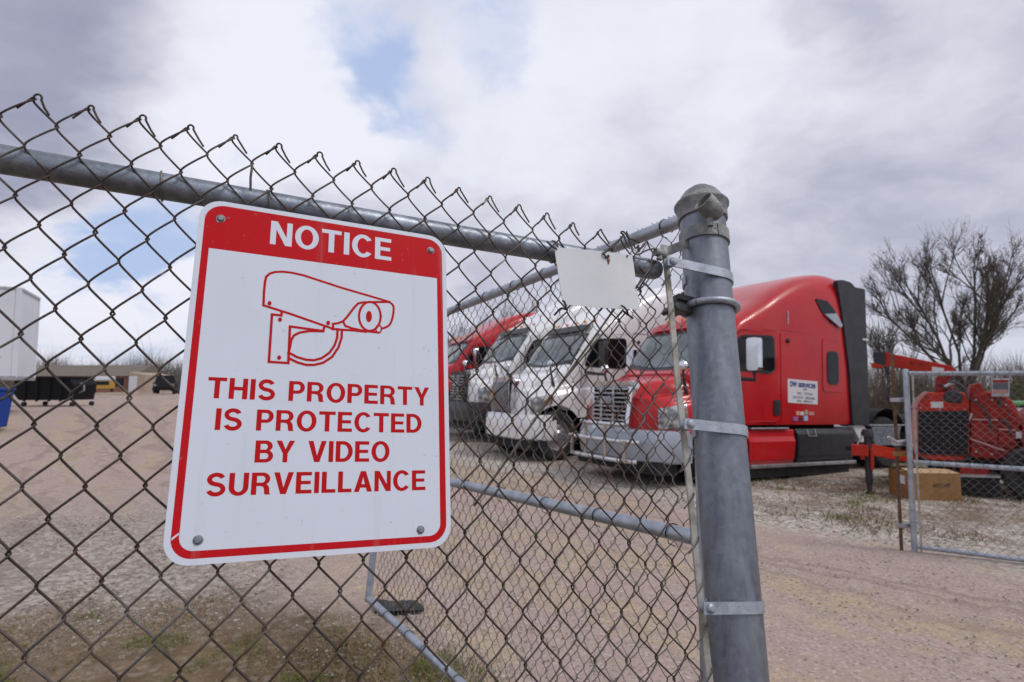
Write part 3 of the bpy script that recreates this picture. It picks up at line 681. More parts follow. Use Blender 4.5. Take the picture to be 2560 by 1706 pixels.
# black rubber mat lying by the end of the gate
p0 = on_ground(985, 4.35); mt = thing('rubber_mat', 'crumpled black rubber mat lying on the gravel beside the gate end', 'mat', p0)
n = 16; Gm = np.zeros((n+1, n+1, 3)); cs = [(-.16, .06), (.04, .22), (.24, -.02), (-.04, -.10)]
for i in range(n+1):
    for j in range(n+1):
        s, t = i/n, j/n; q = (np.array(cs[0])*(1-s)+np.array(cs[1])*s)*(1-t)+(np.array(cs[3])*(1-s)+np.array(cs[2])*s)*t
        Gm[i, j] = (q[0]+.01*math.sin(9*t), q[1], .03+.025*math.sin(4*s+1)*math.cos(5*t))
Gl = Gm.copy(); Gl[..., 2] -= .014
mb = MB(); mb.grid(Gm, flip=True); mb.grid(Gl); mb.build('sheet', M['mat'], mt, smooth=True)

# ------------------------------------------------------------------ trucks
TD = np.array([.891, .454]); TF = np.array([-.454, .891]); T0 = np.array([1.63, 10.15]); TRZ = math.atan2(TD[1], TD[0])
RS = [(0.95, 1.84), (1.12, 1.93), (1.36, 2.24), (1.66, 2.62), (1.80, 2.78), (2.1, 2.97), (2.5, 3.19), (2.9, 3.43), (3.4, 3.67), (3.9, 3.82), (4.3, 3.88), (4.70, 3.85)]
RX = [a for a, b in RS]; RZ = [b for a, b in RS]
def roof(s): return float(cr(RX, RZ, s)[0])
def cabw(s): return float(cr([.95, 1.2, 1.7, 2.1, 2.5, 3.0, 3.6, 4.3, 4.7], [1.02, 1.10, 1.175, 1.197, 1.2, 1.2, 1.2, 1.2, 1.18], s)[0])
def zm(s): return min(2.2, roof(s)-.42)
NE = 6.5
def cab_section(s):
    W, Rf, z0 = cabw(s), roof(s), zm(s)
    h = [(W*.985, 1.0), (W, 1.1), (W, 1.5), (W, z0)]
    for a in np.linspace(0, math.pi/2, 20)[1:]: h.append((W*math.cos(a)**(2/NE), z0+(Rf-z0)*math.sin(a)**(2/NE)))
    return h
def cab_y(s, z):
    W, Rf, z0 = cabw(s), roof(s), zm(s)
    if z <= z0: return W
    return W*max(0, 1-((z-z0)/(Rf-z0))**NE)**(1/NE)
def cab_top(s, y):
    W, Rf, z0 = cabw(s), roof(s), zm(s); return z0+(Rf-z0)*max(0, 1-(abs(y)/W)**NE)**(1/NE)
def loft(sections, caps=True):                            # sections: list of (s, [(halfwidth, z) bottom->top])
    rows = []
    for s, h in sections:
        left = [(s, -y, z) for y, z in h]; rows.append(left+[(s, y, z) for y, z in h[::-1]][1:])
    mb = MB(); mb.grid(np.array(rows)); K = len(rows[0]); N = len(rows)
    if caps: mb.f.append(tuple(range(K))); mb.f.append(tuple((N-1)*K+i for i in range(K-1, -1, -1)))
    return mb
def side_fn(side):                                        # (s, z, off) on the cab's side; side -1 is the driver's
    return lambda s, z, d=0.0: np.array([s, side*(cab_y(s, z)+d), z])
def side_panel(loops, side, d0, d1=None):
    fn = side_fn(side)
    if side < 0: return MB().shape(loops, fn, d0, d1)
    f2 = lambda x, y, d=0.0: fn(-x, y, d)                 # mirrored so that it faces outwards
    return MB().shape([[(-x, y) for x, y in lp][::-1] for lp in loops], f2, d0, d1)
def rpoly(pts, r, n=5):                                   # polygon with rounded corners
    o = []; N = len(pts)
    for i in range(N):
        p, a, b = np.array(pts[i], float), np.array(pts[i-1], float), np.array(pts[(i+1) % N], float)
        u, v = nrm(a-p), nrm(b-p); k = min(r, .45*np.linalg.norm(a-p), .45*np.linalg.norm(b-p))
        for t in np.linspace(0, 1, n+1): o.append(tuple((1-t)**2*(p+u*k)+2*t*(1-t)*p+t*t*(p+v*k)))
    return o
def ring(outer, grow):                                    # polygon scaled about its centre
    c = np.mean(outer, axis=0); o = np.array(outer)-c; r = np.linalg.norm(o, axis=1, keepdims=True); return [tuple(q) for q in c+o*(1+grow/r)]
def wheel(parent, s, y, r=.50, w=.28, rimm='alu', front=True, zc=.5):
    wh = MB().lathe([(r*.58, -w*.40), (r*.66, -w/2), (r*.90, -w/2), (r*.985, -w*.36), (r, -w*.2), (r, w*.2), (r*.985, w*.36), (r*.90, w/2), (r*.66, w/2), (r*.58, w*.40)], (s, y, zc), (0, 1, 0), 36).build('wheel', M['rubber'], parent, smooth=True, angle=30)
    sg = -1 if y < 0 else 1; hub = .09 if front else -.10
    mb = MB().lathe([(r*.60, w*.44), (r*.55, w*.40), (r*.52, w*.18 if front else -.05), (r*.40, (w*.30 if front else -.10)), (r*.24, w*.34 if front else -.10), (r*.22, w*.34+hub*.6), (r*.12, w*.34+hub), (0, w*.34+hub)], (s, y, zc), (0, sg, 0), 32)
    for i in range(10):
        a = i/10*2*math.pi; c = np.array([s+r*.33*math.cos(a), y+sg*(w*.32 if front else -.1), zc+r*.33*math.sin(a)]); mb.tube([c, c+np.array([0, sg*.035, 0])], .016, 6)
    mb.build('rim', M[rimm], wh, smooth=True, angle=35)
def hood_sections(x, T0_, hw, ext, arch):
    st = [(.10, 1.58, .58, .64, 1.34, .90), (.17, 1.655, .64, .88, 1.34, .90), (.34, 1.70, .74, 1.05, 1.36, .88), (.60, 1.76, .85, 1.15, 1.40, .86), (1.0, 1.82, .94, 1.19, 1.46, .85), (1.35, 1.88, 1.0, 1.2, 1.52, .85), (1.75, 1.92, 1.06, 1.2, 1.56, .9)]
    st = np.array(st); s = x
    T, b, f, ft, bz = cr(st[:, 0], st[:, 1:], s)[0]
    if abs(s-arch) < .60: bz = max(bz, .5+math.sqrt(.60**2-(s-arch)**2))
    cps = [(0, T), (.5*b, T-.012), (.84*b, T-.05), (b, T-.17), (b+.03*(f/b), (T-.17+ft)/2+.0), (.45*b+.55*f, ft+.05), (f-.07, ft-.05), (f-.005, ft-.15), (f, max(bz, .0)+0.0)]
    if cps[-1][1] > cps[-2][1]-.02: cps[-1] = (f, cps[-2][1]-.02)
    k = np.arange(len(cps)); v = cr(k, np.array(cps), np.linspace(0, len(cps)-1, 33))
    return [(max(0, y), z) for y, z in v][::-1]
def semi_truck(label, paint, lat, fwd, style, bumper, arch=1.25, tilt=0.6, dz=0.0, group='tractor trucks parked side by side', zs=1.0):
    P0 = T0+TF*lat-TD*fwd; gz = float(ground_z(*(P0+TD*2)))
    t = thing('semi_truck', label, 'truck', (P0[0], P0[1], gz+dz), (0, R(tilt), TRZ), group); t.scale = (1, 1, zs)
    pm = M[paint]
    # hood with fenders
    hs = np.concatenate([np.linspace(.10, .7, 14), np.linspace(.74, 1.75, 26)])
    loft([(s, hood_sections(s, 0, 0, 0, arch)) for s in hs]).build('hood', pm, t, smooth=True, angle=50)
    # cab and sleeper shell
    ss = np.concatenate([np.linspace(.95, 2.2, 26), np.linspace(2.3, 4.7, 25)])
    loft([(s, cab_section(s)) for s in ss]).build('cab', pm, t, smooth=True, angle=50)
    # windscreen, two panes with a dark surround
    def top_patch(s0, s1, y0, y1, off, ns=10, ny=16, sweep=.10):
        Gq = np.zeros((ns+1, ny+1, 3))
        for i in range(ns+1):
            for j in range(ny+1):
                y = y0+(y1-y0)*j/ny; s = s0+(s1-s0)*i/ns+sweep*(abs(y)/1.0)**2*(1-i/ns)
                Gq[i, j] = (s-off*.62, y, cab_top(s, y)+off*.78)
        return Gq
    MB().grid(top_patch(1.08, 1.69, -1.05, 1.05, .006), flip=True).build('windscreen_frame', M['black'], t, smooth=True)
    for y0, y1 in ((-1.00, -.012), (.012, 1.00)): MB().grid(top_patch(1.14, 1.63, y0, y1, .014), flip=True).build('windscreen', M['screen'], t, smooth=True)
    mb = MB(); mb.grid(top_patch(1.70, 1.84, -.98, .98, .05, 3, 16, 0), flip=True); mb.grid(top_patch(1.70, 1.84, -.98, .98, .0, 3, 16, 0))
    mb.build('sun_visor', M['black'] if style != 'red' else pm, t, smooth=True)
    for y in (-.8, -.4, 0, .4, .8): MB().lathe([(.0, .05), (.03, .045), (.045, 0)], (2.02, y, cab_top(2.02, y)-.005), (-.4, 0, .9), 10).build('marker_lamp', M['amber'], t, smooth=True)
    for sd in (-1, 1):
        win = rpoly([(1.50, 1.92), (1.54, 2.06), (1.80, 2.47), (2.56, 2.52), (2.58, 1.95), (2.45, 1.89)], .10)
        doorp = rpoly([(1.36, 1.04), (1.40, 1.9), (1.72, 2.52), (1.84, 2.60), (2.68, 2.63), (2.70, 1.04)], .10)
        side_panel([doorp], sd, .006, -.02).build('door_seam', M['under'], t)
        side_panel([ring(doorp, -.012)], sd, .016, -.02).build('door', pm, t, bevel=.006) 
        side_panel([ring(win, .035)], sd, .021, 0).build('window_seal', M['black'], t)
        side_panel([win], sd, .026, 0).build('window', M['glass'], t)
        side_panel([rpoly([(2.55, 1.16), (2.71, 1.16), (2.71, 1.43), (2.55, 1.43)], .05)], sd, .030, 0).build('door_handle', M['black'], t, bevel=.01)
        f = side_fn(sd)
        # sleeper: raised surround, window, upper window with a wind deflector
        sur = rpoly([(3.86, 1.60), (4.44, 1.60), (4.42, 2.56), (3.88, 2.58)], .09)
        side_panel([sur], sd, .012, -.01).build('window_surround', pm, t, bevel=.01)
        sw = rpoly([(4.0, 1.76), (4.30, 1.76), (4.30, 2.32), (4.0, 2.32)], .10)
        side_panel([ring(sw, .03)], sd, .017, 0).build('window_seal', M['black'], t); side_panel([sw], sd, .021, 0).build('window', M['glass'], t)
        uw = rpoly([(3.72, 3.30), (4.05, 3.28), (4.27, 3.10), (4.38, 2.86), (4.18, 2.84), (3.86, 3.08)], .06)
        side_panel([uw], sd, .016, -.02).build('window', M['glass'], t)
        side_panel([rpoly([(3.92, 3.02), (4.26, 3.06), (4.44, 2.84), (4.36, 2.80)], .03)], sd, .045, .012).build('window_deflector', M['silver'], t, bevel=.006)
        side_panel([[(2.80, 2.655), (4.62, 2.605), (4.62, 2.62), (2.80, 2.672)]], sd, .008, -.01).build('roof_seam', M['red2'] if paint == 'red' else M['alu'], t)
        side_panel([rpoly([(2.76, 1.04), (2.775, 1.04), (2.775, 2.60), (2.76, 2.60)], .001)], sd, .010, -.01).build('trim_strip', pm, t)
        MB().lathe([(0, .045), (.03, .035), (.045, 0)], f(2.95, 2.47), (0, sd, 0), 12).build('side_lamp', M['black'], t, smooth=True)
        q = f(2.97, 2.86); MB().box(q-np.array([.012, .012, .1]), q+np.array([.012, .012, .14])).build('grab_trim', M['alu'], t, bevel=.005)
        # side extender behind the sleeper
        pr = rpoly([(4.32, 3.70), (4.50, 3.72), (4.72, 3.70), (4.80, 3.66), (4.84, 3.62), (5.16, 3.61), (5.18, 1.0), (4.68, 1.0), (4.62, 2.0), (4.46, 3.0)], .04)
        fn = (lambda x, y, d=0.0: np.array([x, -(1.19+d), y])) if sd < 0 else (lambda x, y, d=0.0: np.array([-x, 1.19+d, y]))
        pr = pr[::-1]
        MB().shape([[(x if sd < 0 else -x, y) for x, y in (pr if sd < 0 else pr[::-1])]], fn, .035, -.05).build('side_extender', M['fairing'], t, bevel=.012)
        MB().box((5.02, min(1.17*sd, 1.245*sd), 2.60), (5.20, max(1.17*sd, 1.245*sd), 2.64)).build('bracket', M['clip'], t, bevel=.006)
        MB().tube([(3.42, 1.20*sd, .92), (3.42, 1.235*sd, .80), (3.62, 1.235*sd, .80), (3.62, 1.20*sd, .92)], .012, 6).build('tank_strap', M['alu'], t)
        # steps, tank cover
        xx = 1.2*sd
        def fair(prof, s0, s1, name, m, taper=0.0):
            V = []; y_in = .55*sd
            pts = [(abs(a)*sd, z) for a, z in prof]
            mb = MB(); n = len(pts)
            for s, off in ((s0, 0), (s1, 0)): V += [(s+(taper*(1-(z-.3)/.7) if s == s1 else 0), y, z) for y, z in pts]
            F = [(i, (i+1) % n, n+(i+1) % n, n+i) for i in range(n)]+[tuple(range(n-1, -1, -1)), tuple(range(n, 2*n))]
            mb.add(V, F); return mb.build(name, m, t, bevel=.02)
        fair([(.6, .34), (1.20, .34), (1.24, .42), (1.24, .72), (1.20, .80), (1.18, .92), (.6, .92)], 1.95, 3.12, 'step_fairing', pm, -.10)
        fair([(.6, .36), (1.18, .36), (1.225, .46), (1.225, .84), (1.16, .93), (.6, .93)], 3.16, 4.72, 'tank_cover', M['fairing'])
        MB().box((2.0, min(1.05*sd, 1.235*sd), .925), (2.92, max(1.05*sd, 1.235*sd), .955)).build('step', M['alu'], t, bevel=.01)
        MB().box((1.95, min(1.0*sd, 1.262*sd), .285), (4.70, max(1.0*sd, 1.262*sd), .345)).build('sill_strip', M['alu'], t, bevel=.012)
        MB().box((2.0, min(.9*sd, 1.17*sd), .12), (4.6, max(.9*sd, 1.17*sd), .283)).build('skirt', M['rubber'], t)
        fn2 = (lambda x, y, d=0.0: np.array([x, -(1.10+d), y])) if sd < 0 else (lambda x, y, d=0.0: np.array([-x, 1.10+d, y]))
        q4 = [(4.74, .96), (4.97, .66), (5.38, .66), (5.08, .98)]
        MB().shape([q4 if sd < 0 else [(-x, y) for x, y in q4][::-1]], fn2, .08, -.05).build('step_plate', M['plate'], t, bevel=.012)
        q5 = [(5.30, .60), (6.02, .60), (6.16, .96), (5.22, .96)]
        MB().shape([q5 if sd < 0 else [(-x, y) for x, y in q5][::-1]], fn2, .145, .10).build('mud_panel', M['galv_rail'], t, bevel=.01)
        MB().box((5.15, min(1.05*sd, 1.25*sd), .97), (6.3, max(1.05*sd, 1.25*sd), 1.0)).build('fender_rail', M['alu'], t, bevel=.01)
        # door mirror
        f0 = f(1.56, 1.78); mc = np.array([1.70, sd*1.56, 2.16])
        mb = MB(); mb.tube([f0, f0+np.array([-.02, sd*.18, -.02]), mc+np.array([0, 0, -.42]), mc+np.array([0, 0, -.25])], .035, 8)
        mir = mb.build('mirror', M['black'], t, smooth=True)
        mb = MB(); mb.shape([rrect(-.115, -.27, .115, .26, .05)], lambda x, y, d: mc+np.array([d, x*sd*-1, y])*1.0, .05, -.05); mb.build('mirror_back', M['chrome'] if style == 'red' else M['black'], mir, bevel=.02)
        for q in mir.children: pass
        # hood mirror
        hx = np.array([.72, sd*1.02, 1.36]); mb = MB(); mb.tube([hx+np.array([.12, -sd*.05, -.06]), hx+np.array([.05, 0, .10]), hx+np.array([-.05, sd*.03, .42]), hx+np.array([-.06, sd*.04, .50])], [.05, .038, .022, .02], 8)
        hm = mb.build('hood_mirror', M['black'], t, smooth=True)
        MB().lathe([(0, .05), (.07, .04), (.09, .0), (.085, -.03), (0, -.04)], hx+np.array([-.06, sd*.04, .58]), (-1, 0, 0), 16).build('mirror_head', M['chrome'], hm, smooth=True)
        # headlamp lying on the fender's front corner
        Gh = []
        for s in np.linspace(.22, .66, 10):
            h = np.array(hood_sections(s, 0, 0, 0, arch))[::-1]; k0, k1 = (25.3+(.66-s)*3.4, 31.6-(s-.22)*1.2); kk = np.linspace(k0, k1, 8)
            yz = np.stack([np.interp(kk, np.arange(33), h[:, 0]), np.interp(kk, np.arange(33), h[:, 1])], 1)
            Gh.append([(s-.012, sd*(y+.014), z+.006) for y, z in yz])
        MB().grid(np.array(Gh), flip=(sd > 0)).build('headlight', M['lamp'], t, smooth=True)
        hb = np.array(Gh)
        Ga = hb[6:9, 3:7].copy(); Ga[..., 1] += sd*.006; MB().grid(Ga, flip=(sd > 0)).build('turn_signal', M['amber'], t, smooth=True)
        # front wheel and the well behind it
        wheel(t, arch, sd*1.04, .5, .28, 'alu')
        MB().box((arch-.62, min(.45*sd, .88*sd), .5), (arch+.62, max(.45*sd, .88*sd), 1.15)).build('wheel_well', M['under'], t)
        for s in (5.75, 7.05):
            wheel(t, s, sd*.93, .5, .56, 'under', front=False, zc=.5+s*math.sin(R(tilt))-(dz if dz > 0 else 0)*0)
    # front: grille
    gr = rpoly([(-.50, .86), (.50, .86), (.575, 1.60), (.50, 1.68), (-.50, 1.68), (-.575, 1.60)], .06)
    gin = rpoly([(-.43, .93), (.43, .93), (.49, 1.58), (-.49, 1.58)], .05)
    ff = lambda x, y, d: np.array([.035-d+.06*(abs(x)/.55)**2+(y-.9)*.05, -x, y])
    gfm = {'red': M['chrome'], 'white': M['chrome'], 'mesh': M['black']}.get(style, M['chrome'])
    mb = MB().shape([[(-x, y) for x, y in gr][::-1], [(-x, y) for x, y in gin]], lambda x, y, d: ff(-x, y, d), .09, -.06)
    grille = mb.build('grille', gfm, t, bevel=.012)
    MB().shape([[(-x, y) for x, y in gin][::-1]], lambda x, y, d: ff(-x, y, d), .02).build('grille_backing', M['under'], grille)
    mb = MB()
    if style == 'white':
        for x in np.linspace(-.40, .40, 11): mb.box((-.03, x-.012, .95), (.01, x+.012, 1.57))
    else:
        for i, z in enumerate(np.linspace(.965, 1.55, 9)):
            wv = .42+(z-.93)*.09; mb.box((-.045+.02*(z-.9), -wv, z-.013), (.0+.02*(z-.9), wv, z+.013))
        for x in (-.17, .17): mb.box((-.06, x-.028, .94), (-.02, x+.028, 1.57))
        mb.box((-.07, -.13, 1.30), (-.03, .13, 1.42))
    mb.build('grille_bars', M['chrome'] if style != 'mesh' else M['alu'], grille, bevel=.004)
    # bumper
    bm_ = M[bumper]; plan = cr([0, 1, 2, 3, 4, 5], np.array([(-.02, 0), (-.01, .5), (.03, .82), (.16, 1.08), (.40, 1.205), (.62, 1.215)]), np.linspace(0, 5, 26))
    full = [(s, -y) for s, y in plan[::-1]]+[(s, y) for s, y in plan[1:]]
    rows = []
    for z, o in ((.40, .05), (.43, .0), (.62, -.03), (.84, -.012), (.90, .02), (.91, .12), (.60, .14), (.41, .12)):
        rows.append([(s+o, y*(1-.015*o/.05), z) for s, y in full])
    mb = MB(); mb.grid(np.array(rows+[rows[0]]), flip=True); bp = mb.build('bumper', bm_, t, smooth=True, angle=40)
    MB().box((-.008, -.42, .50), (.03, .42, .80)).build('bumper_opening', M['under'], bp)
    for sd in (-1, 1): MB().lathe([(0, .03), (.06, .028), (.085, .01), (.09, -.01)], (.03, sd*.70, .62), (-1, 0, 0), 18).build('fog_lamp', M['lamp'], bp, smooth=True)
    MB().box((.10, -1.10, .22), (.5, 1.10, .41)).build('air_dam', M['under'], bp)
    # frame behind the cab
    mb = MB()
    for sd in (-1, 1): mb.box((.5, sd*.43-.05, .55), (7.7, sd*.43+.05, .85))
    mb.box((1.2, -.9, .35), (4.6, .9, 1.0)); mb.build('frame', M['under'], t)
    MB().box((4.78, -.95, .90), (5.6, .95, .94)).build('deck_plate', M['alu'], t)
    mb = MB().lathe([(.02, 0), (.55, 0), (.55, .07), (.02, .07)], (6.4, 0, .98), (0, 0, 1), 24); mb.build('fifth_wheel', M['under'], t)
    s_off = 5.75*math.sin(R(tilt))-.1
    for sd in (-1, 1):
        a = np.linspace(R(15), R(165), 14); Gf = np.array([[(6.4-(1.28)*math.cos(q) if False else 5.75-.62*math.cos(q), sd*yy, .62+s_off+.62*math.sin(q)) for yy in (.62, 1.22)] for q in a]); Gf2 = Gf.copy(); Gf2[..., 2] += .015
        mb = MB(); mb.grid(Gf); mb.grid(Gf2, flip=True); mb.build('rear_fender', M['under'], t, smooth=True)
    return t
red = semi_truck('bright red sleeper truck with bull bar and white door placard, nearest in the row', 'red', 0, 0, 'red', 'silver', tilt=1.5)
whiteb = semi_truck('white sleeper truck with white bumper and chrome upright grille beside the bright red one', 'white', 3.85, .15, 'white', 'white', arch=.78, zs=1.06)
whitea = semi_truck('white sleeper truck with black bumper and dark mesh grille, behind the other white one', 'white', 7.3, -.15, 'mesh', 'black', zs=1.09)
semi_truck('red sleeper truck half hidden by white ones, far in the row', 'red2', 10.9, .1, 'red', 'silver', zs=1.0)
semi_truck('charcoal sleeper truck, farthest in the row, mostly hidden by the far red one', 'charcoal', 14.3, -.8, 'mesh', 'black')
# things only the near red truck carries
mb = MB()
for z, wd, r in ((.98, .62, .030), (.72, .98, .036), (.42, .92, .036)):
    yy = np.linspace(-wd, wd, 13); xs = -.30+.16*(np.abs(yy)/wd)**4; mb.tube([(a, b, z) for a, b in zip(xs, yy)], r, 12)
guard = mb.build('bull_bar', M['chrome'], red, smooth=True)
tst = mat('tarnished_steel', (.42, .32, .24), .35, .8, (.5, .44, .38), 6)
for y in (-.78, -.28, .28, .70): MB().tube([(-.29, y, .40), (-.29, y, .74 if abs(y) > .5 else .99)], .030, 10).build('upright', tst, guard, smooth=True)
f = side_fn(-1)
side_panel([rpoly([(2.93, 1.385), (3.71, 1.36), (3.72, 1.775), (2.93, 1.80)], .012)], -1, .008, -.01).build('placard', M['paper'], red)
def side_text(body, size, s, z, m, width=None, **k): return text_mesh(body, size, 'lettering', m, red, (s, -(cab_y(3.3, 1.5)+.0105), z), (math.pi/2, R(1.9), 0), ext=.0012, width=width, **k)
side_text('DW', .125, 2.985, 1.672, M['bluetext'], bold=.005, width=.175); side_text('SERVICES', .10, 3.20, 1.668, M['bluetext'], bold=.004, width=.46)
side_text('BUILT', .04, 3.33, 1.61, M['greytext']); side_text('MC  727241', .060, 3.17, 1.535, M['greytext'], width=.40)
side_text('US DOT  2002486', .058, 3.05, 1.465, M['greytext'], width=.58); side_text('VIN  009412', .056, 3.15, 1.400, M['greytext'], width=.42)
for i, (s, z, w_, h_, c_) in enumerate(((3.14, 1.17, .08, .07, (.65, .35, .25)), (3.24, 1.17, .10, .06, (.6, .6, .6)), (3.37, 1.18, .07, .08, (.30, .45, .2)), (3.47, 1.17, .14, .06, (.55, .25, .25)), (3.06, 1.07, .12, .07, (.30, .12, .35)), (3.34, 1.07, .10, .09, (.35, .5, .75)), (3.22, 1.08, .09, .05, (.03, .03, .03)))):
    side_panel([rpoly([(s, z), (s+w_, z-.002), (s+w_, z+h_), (s, z+h_)], .008)], -1, .007, -.01).build('sticker', mat('sticker_%s' % 'abcdefg'[i], c_, .5), red)
# emblem plates of the white trucks
for tr in (whiteb,):
    MB().lathe([(0, .012), (.05, .012), (.055, 0)], (.62, -1.16, 1.26), (0, -1, 0), 20).build('fender_badge', M['red2'], tr, smooth=True)
# ------------------------------------------------------------------ gate on the far side of the entrance
QD = np.array([.839, -.545, 0]); QB = np.array([3.885, 5.87, 0.0]); QL = 2.7; QH = 1.74
gate2 = thing('chain_link_gate', 'galvanised chain link gate standing by the cardboard box and the rusty stake', 'gate', QB)
def rp(x, z, d=0.0): return QB+QD*x+np.array([0, 0, 1])*z+np.array([-.545, -.839, 0])*d
for x, nm in ((0, 'end_upright'), (QL, 'hinge_upright')):
    zs = np.array([0, .6, 1.2, 1.74, 1.76, 1.765]); rr = np.array([.0265]*4+[.024, .012])
    under(MB().tube(rp(np.full((6, 1), x), zs[:, None]), rr, 18, ref=QD).build(nm, M['galv_gate'], smooth=True), gate2)
for z, nm in ((1.72, 'top_rail'), (.86, 'middle_rail'), (.055, 'bottom_rail')):
    xs = np.linspace(.03, QL-.03, 14); under(MB().tube(rp(xs[:, None], z-.006*np.sin(xs*1.3)[:, None]), .0215, 16, ref=(0, 0, 1)).build(nm, M['galv_gate'], smooth=True), gate2)
under(MB().obox(rp(.055, .87, .03), QD, (0, 0, 1), (-.545, -.839, 0), .009, .86, .003).build('tension_bar', M['bar']), gate2)
def place_far(x, y, d):
    x = np.asarray(x)+.05; y = np.asarray(y)+1.745
    return rp((x+.002*np.sin(6*y+9*x))[:, None], (y+.003*np.sin(5*x))[:, None], (d+.028)[:, None])
place_far.ref = np.array([-.545, -.839, 0])
mb = MB(); fabric(mb, int((QL-.1)/.036), 23, .072, .074, .0014, place_far, npp=10, sides=4, dep=.005, knuckle=False)
under(mb.build('mesh_fabric', M['wire_far'], smooth=True, angle=80), gate2)
for z in (1.72, .86):
    for x in np.arange(.16, QL, .105 if z > 1 else .1):
        a = np.linspace(0, 2*math.pi, 9); under(MB().tube(rp((x+.002*a)[:, None], (z+.0235*np.cos(a))[:, None], (.0235*np.sin(a))[:, None]), .0022, 4).build('tie_wire', M['dark_wire']), gate2)
for z in (1.02, .30): under(MB().tube(rp((.0+.033*np.cos(np.linspace(0, 6.28, 16)))[:, None], np.full((16, 1), z), (.033*np.sin(np.linspace(0, 6.28, 16)))[:, None]), .006, 6).build('tension_band', M['galv_band'], smooth=True), gate2)
# rusty stake with its clips
sb = np.array([3.80, 5.93, 0.0]); stake = thing('rusty_stake', 'thin rusty steel stake standing upright against the gate upright by the cardboard box', 'stake', sb)
mb = MB(); mb.box((-.016, -.003, 0), (.016, .003, 1.92)); mb.box((-.003, .003, 0), (.003, .026, 1.92)); mb.build('bar', M['rust_stake'], stake, bevel=.001)
for z, w_, m_ in ((1.46, .055, 'alu'), (1.03, .07, 'alu'), (.93, .07, 'card'), (.24, .05, 'alu')):
    MB().box((-.03, -.025, z-.02), (w_+.06, .03, z+.02)).build('clip', M[m_], stake, bevel=.006)
MB().tube([(-.10, -.03, 1.10), (-.02, -.035, 1.05), (.06, -.035, 1.06), (.11, -.03, 1.02)], .016, 8).build('latch_fork', M['alu'], stake, smooth=True)

# ------------------------------------------------------------------ cardboard box
bx = thing('cardboard_box', 'brown cardboard box with loose top flaps standing on the gravel behind the gate', 'box', (5.60, 8.42, float(ground_z(5.6, 8.4))), (0, 0, R(-1.5)))
Wb, Db, Hb = .655, .56, .375
mb = MB(); tt = .006
mb.box((0, 0, 0), (Wb, tt, Hb)); mb.box((0, Db-tt, 0), (Wb, Db, Hb)); mb.box((0, tt, 0), (tt, Db-tt, Hb)); mb.box((Wb-tt, tt, 0), (Wb, Db-tt, Hb)); mb.box((tt, tt, .003), (Wb-tt, Db-tt, .01)); mb.build('carton', M['card'], bx)
def flap(pts, name='flap'):
    p = np.array(pts, float); MB().grid(np.array([[p[0], p[1]], [p[3], p[2]]])).grid(np.array([[p[0], p[1]], [p[3], p[2]]])-np.array([0, 0, .005]), flip=True).build(name, M['card_in'], bx)
flap([(0, .0, Hb+.006), (Wb, 0, Hb+.006), (Wb, .27, Hb+.03), (0, .27, Hb+.045)]); flap([(0, Db, Hb+.004), (Wb, Db, Hb+.004), (Wb, .28, Hb+.02), (0, .29, Hb+.08)])
flap([(0.0, .02, Hb+.002), (0.0, Db-.02, Hb+.002), (.26, Db-.02, Hb+.02), (.26, .02, Hb+.01)])
MB().box((-.002, .18, .20), (0, .33, .32)).build('address_label', M['paper'], bx)
MB().box((Wb*.55, -.0015, 0.0), (Wb*.63, 0, Hb)).build('tape', M['card'], bx)
text_mesh('AUTO LAMP', .075, 'lettering', M['ink'], bx, (.27, -.003, .19), (math.pi/2, 0, 0), ext=.001, width=.235)

# ------------------------------------------------------------------ wood chipper
def prism(mb, pts, y0, y1, dx=0.0):                     # outline in x,z pushed back along y
    mb.shape([pts], lambda x, z, d: np.array([x+dx*(d-y0), d, z]), y0, y1); return mb
CB = np.array([6.32, 9.35, 0]); CT = R(-33); CXA = np.array([math.cos(CT), math.sin(CT), 0]); CYA = np.array([-math.sin(CT), math.cos(CT), 0]); gc = float(ground_z(6.6, 9.3))
chip = thing('wood_chipper', 'red wood chipper with a tall discharge chute and black radiator grille, behind the gate', 'chipper', (CB[0], CB[1], gc), (0, 0, CT))
def cx(u, v, y=0.0):                                    # a photo pixel on the chipper's upright plane, y metres behind its front
    d = ray(u, v); P = CB+CYA*y; t = CYA.dot(P-CAM)/CYA.dot(d); p = CAM+d*t; return (float((p-CB).dot(CXA)), float(p[2]-gc))
def ccw2(p):
    a = sum(p[i-1][0]*p[i][1]-p[i][0]*p[i-1][1] for i in range(len(p))); return p if a > 0 else p[::-1]
def slab(name, l, y0, y1, m, Y=0.0, bevel=.012, parent=None, dx=0.0):
    return prism(MB(), ccw2([cx(u, v, y0) for u, v in l]), y0, y1, dx).build(name, M[m], parent or chip, bevel=bevel)
body = slab('engine_housing', [(2284, 1020), (2300, 1000), (2318, 983), (2400, 981), (2424, 984), (2424, 1140), (2296, 1140), (2284, 1122)], 0, 1.15, 'chipper_lt', bevel=.03)
slab('front_chamfer', [(2277, 1022), (2283, 1003), (2310, 980), (2322, 980), (2298, 1006), (2292, 1022)], -.03, .35, 'pinkish')
slab('corner_guard', [(2279, 1024), (2295, 1024), (2297, 1142), (2291, 1150), (2279, 1112)], -.02, .25, 'pinkish', bevel=.02)
rad = slab('radiator_grille', [(2297, 1028), (2421, 1028), (2421, 1136), (2305, 1136), (2297, 1126)], -.025, -.001, 'under', bevel=.004)
mb = MB()
for i in range(13):
    z0, z1 = cx(2300, 1134)[1], cx(2300, 1031)[1]; z = z0+(z1-z0)*i/12; mb.box((cx(2300, 1100)[0], -.034, z-.004), (cx(2418, 1100)[0], -.026, z+.004))
